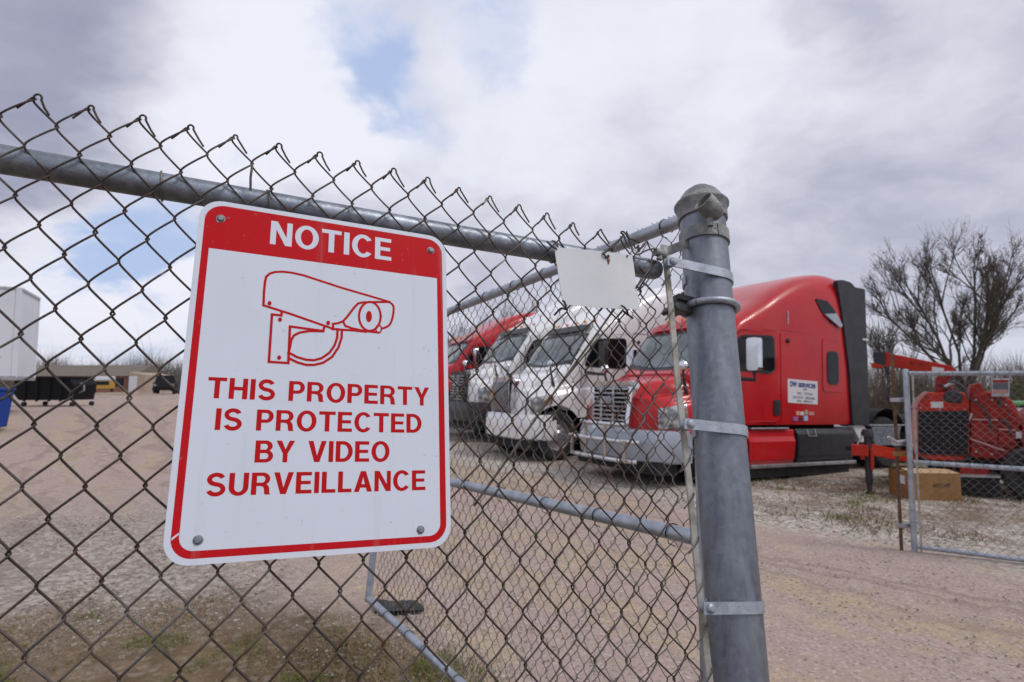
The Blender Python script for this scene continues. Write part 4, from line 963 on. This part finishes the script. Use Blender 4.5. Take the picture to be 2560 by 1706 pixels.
for i in range(9):
    x = cx(2300, 1100)[0]+(cx(2418, 1100)[0]-cx(2300, 1100)[0])*i/8; mb.box((x-.004, -.042, cx(2300, 1134)[1]), (x+.004, -.034, cx(2300, 1031)[1]))
mb.build('screen_bars', M['black'], rad)
slab('drum_housing', [(2426, 988), (2460, 978), (2500, 984), (2530, 998), (2548, 1030), (2552, 1085), (2545, 1135), (2500, 1152), (2426, 1146)], -.02, 1.1, 'chipper', bevel=.05)
slab('side_door', [(2434, 1052), (2494, 1056), (2494, 1112), (2434, 1098)], -.05, -.022, 'chipper', bevel=.01)
slab('side_door', [(2498, 1078), (2540, 1080), (2538, 1128), (2498, 1118)], -.05, -.022, 'chipper', bevel=.01)
def bar(name, a, b, r, m, y=-.06): MB().tube([(cx(*a, y)[0], y, cx(*a, y)[1]), (cx(*b, y)[0], y, cx(*b, y)[1])], r, 8).build(name, M[m], chip, smooth=True)
bar('hinge_rod', (2430, 1049), (2494, 1051), .014, 'pinkish'); bar('hinge_rod', (2498, 1074), (2540, 1077), .012, 'pinkish'); bar('brace', (2426, 1098), (2512, 1128), .016, 'pinkish'); bar('latch', (2424, 1050), (2430, 1034), .014, 'alu')
slab('decal', [(2327, 1005), (2358, 1005), (2358, 1020), (2327, 1020)], -.004, .002, 'paper', bevel=0)
slab('decal', [(2540, 1080), (2556, 1080), (2556, 1096), (2540, 1096)], -.056, -.030, 'paper', bevel=0)
slab('frame_beam', [(2303, 1137), (2412, 1143), (2412, 1154), (2303, 1149)], -.05, .05, 'chipper_lt', bevel=.006)
slab('lower_frame', [(2398, 1164), (2476, 1166), (2472, 1189), (2402, 1186)], -.12, .1, 'chipper', bevel=.01)
slab('belly_pan', [(2300, 1150), (2550, 1150), (2540, 1180), (2330, 1176)], .05, 1.1, 'under', bevel=0)
slab('top_box', [(2420, 985), (2428, 962), (2452, 958), (2464, 984)], .05, .4, 'chipper')
for pts in ([(2428, 1000), (2450, 1012), (2470, 1040), (2478, 1075)], [(2300, 1142), (2340, 1160), (2400, 1152), (2430, 1142)], [(2366, 955), (2392, 958), (2412, 975), (2420, 1000)], [(2500, 1050), (2520, 1062), (2528, 1090)]):
    L_ = np.array([(cx(u, v, -.07)[0], -.07-.02*i, cx(u, v, -.07)[1]) for i, (u, v) in enumerate(pts)]); L_ = cr(np.arange(len(L_)), L_, np.linspace(0, len(L_)-1, 12)); MB().tube(L_, .016, 7).build('hydraulic_hose', M['black'], chip, smooth=True)
for u, v in ((2440, 1000), (2480, 1000), (2515, 1012), (2440, 1130), (2480, 1136), (2302, 1020), (2350, 1024), (2412, 1024)):
    q = cx(u, v, -.03); MB().lathe([(0, .012), (.014, .012), (.016, 0)], (q[0], -.022 if u > 2424 else 0, q[1]), (0, -1, 0), 6).build('bolt', M['alu'], chip)
# discharge chute
slab('turntable', [(2338, 985), (2342, 940), (2374, 938), (2386, 985)], .12, .55, 'chipper', bevel=.04)
slab('belt_guard', [(2358, 1004), (2362, 980), (2388, 976), (2408, 986), (2404, 1010)], -.03, .1, 'black', bevel=.03)
bar('hydraulic_hose', (2350, 960), (2402, 1000), .018, 'black', y=.05); bar('cylinder', (2360, 968), (2388, 955), .03, 'alu', y=.06)
chute = slab('discharge_chute', [(2212, 881), (2378, 915), (2392, 926), (2386, 942), (2362, 940), (2213, 914)], .12, .44, 'chipper_lt', bevel=.012)
slab('chute_mouth', [(2183, 880), (2213, 881), (2213, 911), (2204, 915), (2184, 908)], .10, .46, 'black', parent=chute, bevel=.008)  # solid black block stands in for the shaded hollow of the chute
slab('chute_lip', [(2177, 907), (2202, 912), (2213, 916), (2198, 921), (2178, 918)], .09, .47, 'chipper_lt', parent=chute, bevel=.006)
slab('decal', [(2330, 917), (2360, 921), (2360, 932), (2330, 929)], .112, .13, 'paper', parent=chute, bevel=0)
a = cx(2272, 911, .12); text_mesh('RC 1217', .075, 'lettering', M['ink'], chute, (a[0], .117, a[1]), (math.pi/2, R(10), 0), ext=.001, width=.26)
# tongue, jack, wheels
def onp(u, v, Y): p = at(u, v, Y)-CB; return np.array([p.dot(CXA), p.dot(CYA), p[2]-gc])
for (u0, v0, Y0, u1, v1, Y1) in ((2160, 1125, 8.95, 2300, 1152, 9.45), (2175, 1120, 9.15, 2330, 1150, 9.9)):
    A_, B_ = onp(u0, v0, Y0), onp(u1, v1, Y1); d_ = nrm(B_-A_)
    MB().obox((A_+B_)/2, d_, nrm(np.cross((0, 0, 1), d_)), (0, 0, 1), np.linalg.norm(B_-A_)/2, .035, .062).build('drawbar', M['chipper_lt'], chip, bevel=.006)
p = onp(2152, 1122, 8.98); MB().box((p[0]-.12, p[1]-.10, p[2]-.10), (p[0]+.10, p[1]+.12, p[2]+.06)).build('hitch_plate', M['chipper_lt'], chip, bevel=.01)
MB().lathe([(.02, -.03), (.055, -.03), (.055, .03), (.02, .03)], (p[0]-.15, p[1]-.02, p[2]), (0, 0, 1), 18, closed=True).build('tow_ring', M['under'], chip, smooth=True, angle=40)
j = onp(2169, 1105, 8.95); jx, jy, zt = j
jk = MB().tube([(jx, jy, .16), (jx, jy, zt+.10)], .05, 14).build('jack', M['black'], chip, smooth=True)
MB().lathe([(0, .06), (.06, .055), (.085, .0), (.085, -.05)], (jx, jy, zt+.13), (0, 0, 1), 16).build('jack_head', M['black'], jk, smooth=True)
MB().tube([(jx-.03, jy-.04, zt+.14), (jx-.10, jy-.07, zt+.02), (jx-.13, jy-.08, zt-.04)], .012, 6).build('crank_handle', M['alu'], jk, smooth=True)
MB().lathe([(.035, .22), (.035, .06), (.06, .03), (.07, 0)], (jx, jy, -.02), (0, 0, 1), 12).build('jack_foot', M['rubber'], jk, smooth=True)
MB().box((jx-.10, jy-.07, zt-.26), (jx-.04, jy+.06, zt-.04)).build('jack_bracket', M['chipper_lt'], jk, bevel=.006); MB().box((jx+.03, jy-.09, zt-.40), (jx+.07, jy-.02, zt-.10)).build('jack_bracket', M['chipper_lt'], jk, bevel=.006)
for q, y in (((2580, 1195), -.18), ((2580, 1195), 1.35)):
    wx0 = cx(*q)[0]
    wh = MB().lathe([(.22, -.11), (.27, -.125), (.34, -.12), (.37, -.07), (.37, .07), (.34, .12), (.27, .125), (.22, .11)], (wx0, y, .37), (0, 1, 0), 30).build('wheel', M['rubber'], chip, smooth=True, angle=35)
    MB().lathe([(.225, .09), (.2, .07), (.17, .01), (.07, .02), (.06, .07), (0, .07)], (wx0, y, .37), (0, -1 if y < 0 else 1, 0), 24).build('rim', M['rubber'], wh, smooth=True)
tb = slab('shade_block', [(2380, 1193), (2500, 1196), (2500, 1240), (2382, 1236)], -.3, .3, 'under', bevel=.01); slab('shade_block_edge', [(2378, 1188), (2502, 1191), (2502, 1196), (2378, 1193)], -.32, .3, 'alu', parent=tb, bevel=.004)  # black block stands in for shade under the chipper; pale strip tops it
slab('feed_hopper', [(2556, 1060), (2620, 1010), (2680, 1005), (2680, 1170), (2556, 1160)], -.1, 1.2, 'chipper', bevel=.02)
cpn = slab('control_panel', [(2479, 947), (2524, 947), (2524, 993), (2479, 993)], -.12, -.02, 'alu', bevel=.012)
slab('panel_sign', [(2482, 950), (2521, 950), (2521, 957), (2482, 957)], -.126, -.12, 'chipper', parent=cpn, bevel=0); slab('panel_display', [(2482, 958), (2521, 958), (2521, 974), (2482, 974)], -.126, -.12, 'greytext', parent=cpn, bevel=0)
slab('panel_sign', [(2482, 975), (2521, 975), (2521, 984), (2482, 984)], -.126, -.12, 'pinkish', parent=cpn, bevel=0)
bar('panel_post', (2500, 994), (2500, 1020), .02, 'black', y=-.03)
# green machine at the edge
gm = thing('green_mower', 'green machine with white and black panels standing behind the chipper', 'machine', (9.6, 11.2, float(ground_z(9.6, 11.2))))
MB().box((-.25, 0, .75), (1.6, .9, 1.12)).build('body', M['green'], gm, bevel=.05); MB().box((-.22, -.012, .98), (-.02, 0, 1.16)).build('panel', M['paper'], gm, bevel=.01)
MB().box((.03, -.014, .94), (.28, 0, 1.14)).build('vent', M['bluetext'], gm, bevel=.01); MB().box((-.28, -.05, 1.20), (1.6, .95, 1.27)).build('canopy', M['green'], gm, bevel=.02)
for x in (0.05, 1.3):
    MB().box((x-.03, .05, 1.1), (x+.03, .11, 1.22)).build('post', M['black'], gm); MB().lathe([(.12, -.1), (.34, -.1), (.38, -.05), (.38, .05), (.34, .1), (.12, .1)], (x, .1, .38), (0, 1, 0), 24).build('wheel', M['rubber'], gm, smooth=True, angle=35)

# ------------------------------------------------------------------ bare trees
def bare_tree(label, base, h, seed, spread=.9, trunks=3, split=.33, depth=5, r0=.11, wood='bark', group=None, buds=True, kids=(3, 4), sides=5, lean=0.0, tilt0=(.12, .62), lk=.36, cl=(.52, .80), tmin=.006, crr=(.45, .62)):
    rg = random.Random(seed); t = thing('bare_tree', label, 'tree', base, group=group)
    tr, tw, bd = MB(), MB(), []
    def limb(p, d, L, r, lev):
        n = 5 if lev > 1 else 3; pts = [np.array(p)]; dd = np.array(d); 
        for i in range(n):
            dd = nrm(dd+np.array([rg.gauss(0, .10), rg.gauss(0, .10), rg.gauss(.05, .05)])); pts.append(pts[-1]+dd*L/n)
        rr = np.linspace(r, r*.52, n+1); (tr if lev >= depth-2 else tw).tube(pts, rr, max(3, sides if lev > 1 else 3), caps=False)
        if lev == 0:
            bd.append(pts[-1]); bd.append(pts[1])
            for q in (pts[1], pts[-1]):
                if buds and rg.random() < .6:
                    e = nrm(dd+np.array([rg.gauss(0, .5), rg.gauss(0, .5), rg.gauss(.15, .3)])); tw.tube([q, q+e*L*.4, q+e*L*.8+np.array([0, 0, .03])], [tmin, tmin*.8, .003], 3, caps=False)
            return
        for i in range(rg.randint(*kids)+(1 if lev < 3 else 0)):
            s = rg.uniform(.28, 1.0) if i else 1.0; k = min(n-1, int(s*n)); q = pts[k]+(pts[k+1]-pts[k])*(s*n-k) if k < n else pts[-1]
            az = rg.uniform(0, 2*math.pi); an = rg.uniform(.28, .72)*spread if i else rg.uniform(.05, .25)
            u = nrm(np.cross(dd, [.3, .9, .2])); v = np.cross(dd, u); nd = nrm(dd*math.cos(an)+(u*math.cos(az)+v*math.sin(az))*math.sin(an)+np.array([0, 0, .10]))
            limb(q, nd, L*rg.uniform(*cl), max(tmin, r*rg.uniform(*crr)), lev-1)
    zs = np.linspace(-.15, h*split, 6); wob = [rg.gauss(0, .02) for _ in zs]
    tr.tube([(lean*z+w_, w_*.5, z) for z, w_ in zip(zs, wob)], np.linspace(r0*1.5, r0, 6), 9)
    top = np.array([lean*h*split, 0, h*split])
    for i in range(trunks):
        az = i/trunks*2*math.pi+rg.uniform(-.4, .4); an = rg.uniform(*tilt0)*spread
        limb(top-np.array([0, 0, rg.uniform(0, h*split*.35)]), nrm([math.sin(an)*math.cos(az), math.sin(an)*math.sin(az), math.cos(an)]), h*(1-split)*lk, r0*rg.uniform(.34, .52), depth-1)
    tr.build('trunk', M[wood], t, smooth=True); tw.build('crown', M['twig'] if wood == 'bark' else M[wood], t)
    if buds:
        mb = MB()
        for p in bd:
            if rg.random() < .30:
                s = rg.uniform(.012, .032)
                for _ in range(2):
                    c = p+np.array([rg.gauss(0, .03), rg.gauss(0, .03), rg.gauss(0, .03)]); a = nrm([rg.gauss(0, 1) for _ in range(3)]); b = nrm(np.cross(a, [.2, .5, .8])); mb.add([c-a*s, c+b*s*.6, c+a*s, c-b*s*.6], [(0, 1, 2, 3)])
        mb.build('leaf_buds', M['bud'], t)['kind'] = 'stuff'
    return t
b = on_ground(2413, 16.5); bare_tree('large bare tree with many upright limbs rising behind the red chipper', b, 5.7, 14, spread=1.0, trunks=12, split=.20, depth=4, r0=.105, kids=(6, 8), tilt0=(.05, 1.2), lk=.66, cl=(.22, .52), tmin=.0035, crr=(.34, .50))
b = on_ground(2268, 15.5); bare_tree('thin leaning bare sapling between the red truck and the large tree', b, 3.6, 5, spread=.8, trunks=4, split=.3, depth=4, r0=.05, lean=-.45, kids=(3, 5))
for i, (u, Y, h, sd_) in enumerate(((1150, 52, 8.2, 1), (1225, 56, 9.6, 2), (1290, 50, 9.8, 3), (1345, 58, 11.0, 4), (1420, 55, 9.6, 6), (1530, 60, 11.5, 8), (1640, 58, 11.0, 9), (1700, 54, 9.4, 10))):
    b = on_ground(u, Y); bare_tree('tall slim bare tree far behind the row of trucks', b, h, sd_+40, spread=.55, trunks=4, split=.2, depth=4, r0=.16, wood='haytree', group='bare trees far behind the trucks', buds=False, kids=(3, 5), sides=3, tilt0=(.05, .4))

def stuff_blades(name, m, spots, label, cat, seed=3):   # thin upright blades and stems, one object
    rg = np.random.default_rng(seed); V, F = [], []; k = 0
    for (x, y, h, w_, lean) in spots:
        a = rg.uniform(0, 2*math.pi); z = float(ground_z(x, y))-.01; dx, dy = math.cos(a)*w_, math.sin(a)*w_; lx, ly = rg.normal(0, lean, 2)*h
        V += [(x-dx, y-dy, z), (x+dx, y+dy, z), (x+dx*.6+lx*.45, y+dy*.6+ly*.45, z+h*.6), (x-dx*.6+lx*.45, y-dy*.6+ly*.45, z+h*.6), (x+lx, y+ly, z+h)]
        F += [(k, k+1, k+2, k+3), (k+3, k+2, k+4)]; k += 5
    mb = MB(); mb.add(V, F); return tag(mb.build(name, m), label, cat, kind='stuff')
rg = np.random.default_rng(21)
sp = []
for _ in range(7000):                                   # scrub behind the chipper and the trucks
    Y = rg.uniform(17.5, 23); u = rg.uniform(2130, 2760); p = at(u, 1000, Y); hh = rg.gamma(5, .2)*(1.0+.3*math.sin(u*.045)+.25*math.sin(u*.017+1)); sp.append((p[0], p[1], min(2.2, max(.3, hh)), rg.uniform(.004, .014), .28))
stuff_blades('scrub_thicket', M['scrub'], sp, 'tangled dry brown scrub growing behind the chipper', 'scrub')
def shrub(label, x, y, h, r, m, n, seed):
    rg = np.random.default_rng(seed); t = thing('shrub', label, 'shrub', (x, y, float(ground_z(x, y)))); st, lf = MB(), MB()
    for _ in range(18):
        a = rg.uniform(0, 6.28); q = rg.uniform(.2, 1)*r; st.tube([(0, 0, 0), (q*.4*math.cos(a), q*.4*math.sin(a), h*.5), (q*math.cos(a), q*math.sin(a), h*rg.uniform(.6, 1))], [.012, .008, .003], 4)
    for _ in range(n):
        a = rg.uniform(0, 6.28); q = r*math.sqrt(rg.uniform(0, 1)); z = h*rg.uniform(.15, 1)*(1-.35*(q/r)**2); c = np.array([q*math.cos(a), q*math.sin(a), z]); v1 = nrm(rg.normal(0, 1, 3)); v2 = nrm(np.cross(v1, [.3, .4, .9])); s = rg.uniform(.02, .045); lf.add([c-v1*s, c+v2*s*.6, c+v1*s, c-v2*s*.6], [(0, 1, 2, 3)])
    st.build('stem', M['twig'], t); lf.build('foliage', M[m], t)
p = at(2226, 1000, 13.5); shrub('low yellow green shrub between the red truck and the gate upright', p[0], p[1], .95, .5, 'greenscrub', 900, 4)
p = at(2545, 1000, 14.5); shrub('green bush behind the green machine', p[0], p[1], 1.5, .9, 'greenscrub', 1500, 6)

# ------------------------------------------------------------------ far left: trailer, bins, houses, vehicles
tc = np.array([-16.1, 19.3]); tg = float(ground_z(*tc)); trl = thing('semi_trailer', 'white box trailer standing at the left edge behind the blue bin', 'trailer', (tc[0], tc[1], tg), (0, 0, math.atan2(.88, -.47)))
MB().box((0, 0, 1.22), (2.6, 13, 4.12)).build('body', M['trailer'], trl, bevel=.02)
for x in (0.0, 2.6):
    for y in (0.0,): MB().box((x-.03, y-.03, 1.2), (x+.05 if x == 0 else x+.03, y+.12, 4.14)).build('corner_post', M['trailer'], trl, bevel=.01)
MB().box((-.02, -.04, 4.06), (2.62, 13, 4.15)).build('top_rail', M['alu'], trl, bevel=.01); MB().box((-.03, -.02, 1.12), (2.63, 13, 1.25)).build('bottom_rail', M['alu'], trl, bevel=.01)
mb = MB(); mb.box((.3, 1.2, .75), (2.3, 4.5, 1.12)); mb.build('underframe', M['under'], trl)
for y in (1.9, 3.2):
    for x in (.45, 2.15): MB().lathe([(.2, -.2), (.46, -.2), (.5, -.12), (.5, .12), (.46, .2), (.2, .2)], (x, y, .5), (1, 0, 0), 24).build('wheel', M['rubber'], trl, smooth=True, angle=35)
for (y, z, w_) in ((.62, 1.85, .20), (.95, 2.15, .12), (.60, 1.45, .16)): MB().shape([arc(0, 0, w_, w_*.5, 0, 360, 16)[:-1]], lambda x, q, d: np.array([-d, y-x, z+q]), .004).build('logo', M['bluetext'], trl)
bl = thing('waste_bin', 'bright blue plastic waste bin at the left edge by the trailer', 'bin', (-13.75, 15.6, float(ground_z(-13.75, 15.6))), (0, 0, R(20)))
mb = MB(); lo_, hi_ = .36, .44; V = [(-lo_, -lo_, .1), (lo_, -lo_, .1), (lo_, lo_, .1), (-lo_, lo_, .1), (-hi_, -hi_, 1.05), (hi_, -hi_, 1.05), (hi_, hi_, 1.05), (-hi_, hi_, 1.05)]
mb.add(V, [(0, 3, 2, 1), (4, 5, 6, 7), (0, 1, 5, 4), (1, 2, 6, 5), (2, 3, 7, 6), (3, 0, 4, 7)]).build('tub', M['bluebin'], bl, bevel=.03)
MB().box((-.47, -.48, 1.05), (.47, .48, 1.14)).build('lid', M['bluebin'], bl, bevel=.03)
for y in (-.25, .25): MB().lathe([(0, -.03), (.1, -.03), (.1, .03), (0, .03)], (-.33, y, .1), (0, 1, 0), 16).build('wheel', M['rubber'], bl)
Yd = 26.7; gd = float(ground_z(-20.4, Yd)); dm = thing('dumpster', 'long black steel dumpster on casters standing on the bare lot', 'dumpster', (-20.4, Yd, gd))
def dx_(u, v): p = at(u, v, Yd); return (p[0]+20.4, p[2]-gd)
prism(MB(), ccw2([dx_(70, 945), (dx_(204, 945)[0], dx_(204, 945)[1]), dx_(214, 962), dx_(206, 1000), dx_(80, 1000), dx_(68, 985)]), -.75, .75).build('hull', M['dump'], dm, bevel=.03)
MB().box((dx_(66, 945)[0], -.8, dx_(66, 947)[1]), (dx_(208, 945)[0], .8, dx_(66, 943)[1])).build('rim', M['dump'], dm, bevel=.01)
for u in (98, 128, 158, 186): x = dx_(u, 960)[0]; MB().box((x-.04, -.80, .22), (x+.04, -.74, 1.2)).build('rib', M['dump'], dm)
for u in (90, 208):
    for y in (-.6, .6): x = dx_(u, 960)[0]; MB().lathe([(0, -.05), (.10, -.05), (.10, .05), (0, .05)], (x, y, .10), (0, 1, 0), 14).build('caster', M['rubber'], dm); 
MB().tube([(dx_(214, 962)[0], -.3, 1.0), (dx_(222, 955)[0], -.3, .95), (dx_(222, 975)[0], -.3, .7), (dx_(210, 985)[0], -.3, .6)], .04, 6).build('handle', M['alu'], dm)
Yh = 76.0; gh = .7
hs = thing('house', 'long low house with a brown roof and tan gable end behind the bare lot', 'house', (-52, Yh, gh))
def hx(u, v): p = at(u, v, Yh); return (p[0]+52, p[2]-gh)
x0, x1, x2 = hx(60, 950)[0], hx(330, 950)[0], hx(370, 950)[0]; ze = hx(100, 941)[1]; zr = hx(100, 911)[1]
MB().box((x0, 0, -.2), (x1, 7, ze)).build('wall', M['brick'], hs)
def gable(name, a, b, y0, y1, z0, z1, m, ov=.35):
    V = [(a-ov, y0-ov, z0), (b+ov, y0-ov, z0), (b+ov, y1+ov, z0), (a-ov, y1+ov, z0), (a-ov, (y0+y1)/2, z1), (b+ov, (y0+y1)/2, z1)]
    return MB().add(V, [(0, 3, 2, 1), (0, 1, 5, 4), (2, 3, 4, 5), (1, 2, 5), (3, 0, 4)]).build(name, M[m], hs)
gable('roof', x0, x1, 0, 7, ze+.02, zr, 'roofb')
zw = hx(350, 930)[1]; MB().add([(x1+.05, -.6, -.2), (x2, -.6, -.2), (x2, 5, -.2), (x1+.05, 5, -.2), (x1+.05, -.6, zw), (x2, -.6, zw*.86), (x2, 5, zw*.86), (x1+.05, 5, zw)], [(0, 3, 2, 1), (4, 5, 6, 7), (0, 1, 5, 4), (1, 2, 6, 5), (2, 3, 7, 6), (3, 0, 4, 7)]).build('wing', M['wallb'], hs)
a, b_ = hx(331, 941), hx(350, 966); MB().box((a[0], -.66, -.05), (b_[0], -.61, a[1])).build('door', M['doorw'], hs)
for u in (120, 170, 215, 262, 300): a = hx(u, 946); MB().box((a[0]-.5, -.06, a[1]-1.0), (a[0]+.5, -.01, a[1])).build('window', M['glass'], hs)
# yellow bus far away
p = on_ground(257, 66); bs = thing('yellow_bus', 'small yellow bus with a white roof parked far off beyond the dirt mound', 'bus', p, (0, 0, R(36)))
MB().box((-1.0, 0, .55), (1.05, 4.5, 1.45)).build('body', M['yellow'], bs, bevel=.08); MB().box((-1.02, -.02, 1.47), (1.07, 4.5, 1.95)).build('roof', M['doorw'], bs, bevel=.1); MB().box((-.85, -.03, 1.0), (.5, -.005, 1.40)).build('window', M['glass'], bs)
for x in (-.75, .8): MB().lathe([(0, -.12), (.34, -.12), (.34, .12), (0, .12)], (x, .5, .34), (1, 0, 0), 16).build('wheel', M['rubber'], bs)
# black pickup facing the lot
p = on_ground(408, 63); pk = thing('black_pickup', 'tall black pickup truck parked far off at the edge of the lot', 'pickup', p, (0, 0, R(26)))
prism(MB(), ccw2([(-1.0, .45), (1.0, .45), (1.02, 1.15), (.80, 1.95), (.70, 2.02), (-.70, 2.02), (-.80, 1.95), (-1.02, 1.15)]), 1.3, 3.2).build('cab', M['dump'], pk, bevel=.08)
MB().box((-1.02, 0, .5), (1.02, 1.32, 1.28)).build('bonnet', M['dump'], pk, bevel=.12); MB().box((-1.0, 3.2, .5), (1.0, 5.4, 1.25)).build('bed', M['dump'], pk, bevel=.05)
MB().box((-1.05, -.12, .42), (1.05, .05, .68)).build('bumper', M['dump'], pk, bevel=.05); MB().box((-.6, -.03, .72), (.6, .01, 1.15)).build('grille', M['under'], pk, bevel=.02)
for sd in (-1, 1): MB().box((sd*.82-.16, -.03, .85), (sd*.82+.16, .01, 1.1)).build('headlight', M['lamp'], pk, bevel=.02)
MB().add([(-.86, 1.24, 1.30), (.86, 1.24, 1.30), (.70, 1.29, 1.9), (-.70, 1.29, 1.9)], [(0, 1, 2, 3)]).build('windscreen', M['glass'], pk)
for x in (-.88, .88):
    for y in (.9, 4.4): MB().lathe([(0, -.14), (.36, -.14), (.4, -.08), (.4, .08), (.36, .14), (0, .14)], (x, y, .4), (1, 0, 0), 18).build('wheel', M['rubber'], pk, smooth=True, angle=35)
# dirt mound and woods
p = on_ground(312, 57); n = 18; Gm = np.zeros((n+1, n+1, 3))
for i in range(n+1):
    for j in range(n+1):
        x, y = (i/n*2-1), (j/n*2-1); q = max(0, 1-(x*x+y*y)); Gm[i, j] = (p[0]+x*4.4, p[1]+y*2.4, .55+.62*q*(.8+.25*math.sin(7*x+2*y)*math.cos(5*y)))
tag(MB().grid(Gm, flip=True).build('dirt_mound', M['dirtmound'], smooth=True), kind='structure')
sp = []
for _ in range(11000):
    Y = rg.uniform(96, 130); u = rg.uniform(-60, 900); p = at(u, 1000, Y); h = rg.gamma(30, .185)*(.95+.16*math.sin(u*.021)+.10*math.sin(u*.057)); sp.append((p[0], p[1], max(2, h), rg.uniform(.015, .05), .22))
for _ in range(7000):
    Y = rg.uniform(75, 120); u = rg.uniform(900, 2900); p = at(u, 1000, Y); h = rg.gamma(20, .22); sp.append((p[0], p[1], max(1.5, h), rg.uniform(.015, .05), .22))
stuff_blades('distant_woods', M['haytree'], sp, 'bare brown woods along the horizon', 'woods', 9)

# ------------------------------------------------------------------ ground cover: grass, stones
def island_mat(name, cols, rough=.95):
    m = bpy.data.materials.new(name); m.use_nodes = True; k = NT(m.node_tree); b = k.n['Principled BSDF']; b.inputs['Roughness'].default_value = rough; b.inputs['Specular IOR Level'].default_value = .2
    r = k.new('ShaderNodeNewGeometry').outputs['Random Per Island']; cr_ = k.new('ShaderNodeValToRGB'); cr_.color_ramp.interpolation = 'CONSTANT'
    while len(cr_.color_ramp.elements) < len(cols): cr_.color_ramp.elements.new(.5)
    for i, c in enumerate(cols): e = cr_.color_ramp.elements[i]; e.position = i/len(cols); e.color = tuple(c)+(1,)
    k.l.new(r, cr_.inputs[0]); k.l.new(cr_.outputs[0], b.inputs['Base Color']); return m
GDRY = island_mat('dry_grass', [(.24, .16, .08), (.20, .13, .06), (.28, .20, .11), (.16, .11, .055), (.30, .23, .14), (.13, .12, .04)])
GGRN = island_mat('green_grass', [(.10, .16, .025), (.13, .19, .035), (.08, .12, .02), (.16, .18, .05), (.17, .14, .06)])
def patches(n, xr, yr, keep, hr, seed, wid=(.0015, .0035), lean=.55, freq=2.2, th=.1):
    rg = np.random.default_rng(seed); o = []
    ph = rg.uniform(0, 6.28, 6)
    while len(o) < n:
        x, y = rg.uniform(*xr), rg.uniform(*yr)
        f = math.sin(freq*x+ph[0])*math.cos(freq*.9*y+ph[1])+.7*math.sin(freq*2.3*x+ph[2]+y)*math.sin(freq*2.1*y+ph[3])+.4*math.sin(freq*5*x+ph[4])*math.cos(freq*5.3*y+ph[5])
        if f < th or not keep(x, y): 
            if rg.random() > .03: continue
            if not keep(x, y): continue
        o.append((x, y, rg.uniform(*hr), rg.uniform(*wid), lean))
    return o
cc_ = lambda x, y: .83*x+.56*y; qq_ = lambda x, y: -.44*x+.9*y
near = lambda x, y: cc_(x, y) < 1.5+.2*math.sin(4*y)+random.gauss(0, .12) and 1.0 < qq_(x, y) < 4.75+.4*math.sin(1.9*x+1)+.25*math.sin(5.1*x)+random.gauss(0, .28)
stuff_blades('dry_grass', GDRY, patches(56000, (-5.2, 1.0), (2.2, 5.2), near, (.010, .040), 1, lean=1.4, th=-9)+patches(7000, (3.0, 9.5), (6.2, 12), lambda x, y: cc_(x, y) > 6.9, (.03, .08), 2, wid=(.003, .006), th=.3), 'short dry brown grass at the foot of the fence', 'grass', 1)
stuff_blades('green_grass', GGRN, patches(22000, (-5.2, .6), (2.2, 4.9), lambda x, y: near(x, y) and (qq_(x, y) < 4.0+.5*math.sin(4*x+1) or math.sin(5*x)*math.sin(7*y) > .6), (.015, .05), 5, lean=1.0, freq=3.1, th=.12)+patches(4500, (3.4, 9.5), (6.4, 12), lambda x, y: cc_(x, y) > 7.2, (.03, .09), 6, wid=(.003, .006), th=.75), 'green grass tufts among the dry grass', 'grass', 2)
SM = island_mat('pale_stones', [(.46, .44, .40), (.36, .33, .29), (.54, .52, .49), (.26, .22, .19), (.40, .33, .29), (.17, .14, .12), (.33, .22, .19)])
def stones(name, n, xr, yr, keep, sr, seed, m, label):
    rg = np.random.default_rng(seed); V, F = [], []; k = 0
    oc = np.array([(1,0,0),(0,1,0),(-1,0,0),(0,-1,0),(0,0,1),(0,0,-1)], float); of = [(0,1,4),(1,2,4),(2,3,4),(3,0,4),(1,0,5),(2,1,5),(3,2,5),(0,3,5)]
    while k < n*6:
        x, y = rg.uniform(*xr), rg.uniform(*yr)
        if not keep(x, y): continue
        s = sr[0]+(sr[1]-sr[0])*rg.beta(1.2, 4); a = rg.uniform(0, 6.28); v = oc*s*rg.uniform(.6, 1.3, (6, 3))*np.array([1.2, .9, .6])
        c_, s_ = math.cos(a), math.sin(a); v = np.stack([v[:, 0]*c_-v[:, 1]*s_, v[:, 0]*s_+v[:, 1]*c_, v[:, 2]], 1); V.append(v+np.array([x, y, float(ground_z(x, y))+s*.15])); F += [tuple(i+k for i in f) for f in of]; k += 6
    mb = MB(); mb.v = V; mb.f = F; mb.n = k; tag(mb.build(name, m), label, 'gravel', kind='stuff')
stones('gravel', 9000, (2.2, 9.5), (4.4, 11.5), lambda x, y: cc_(x, y) > 6.3+.35*math.sin(x*2+y) and not (6.4 < x < 8 and 9 < y < 10.5), (.008, .032), 1, SM, 'pale loose gravel beside the drive and under the gate')
stones('gravel', 7000, (-6.0, .6), (2.6, 7.5), lambda x, y: cc_(x, y) < 1.9+.3*math.sin(3*y), (.005, .020), 2, SM, 'loose grey gravel inside the fence')
stones('gravel', 8000, (-2.5, 5.0), (2.6, 10), lambda x, y: 1.6 < cc_(x, y) < 6.6, (.004, .017), 3, SM, 'small stones scattered on the packed drive')
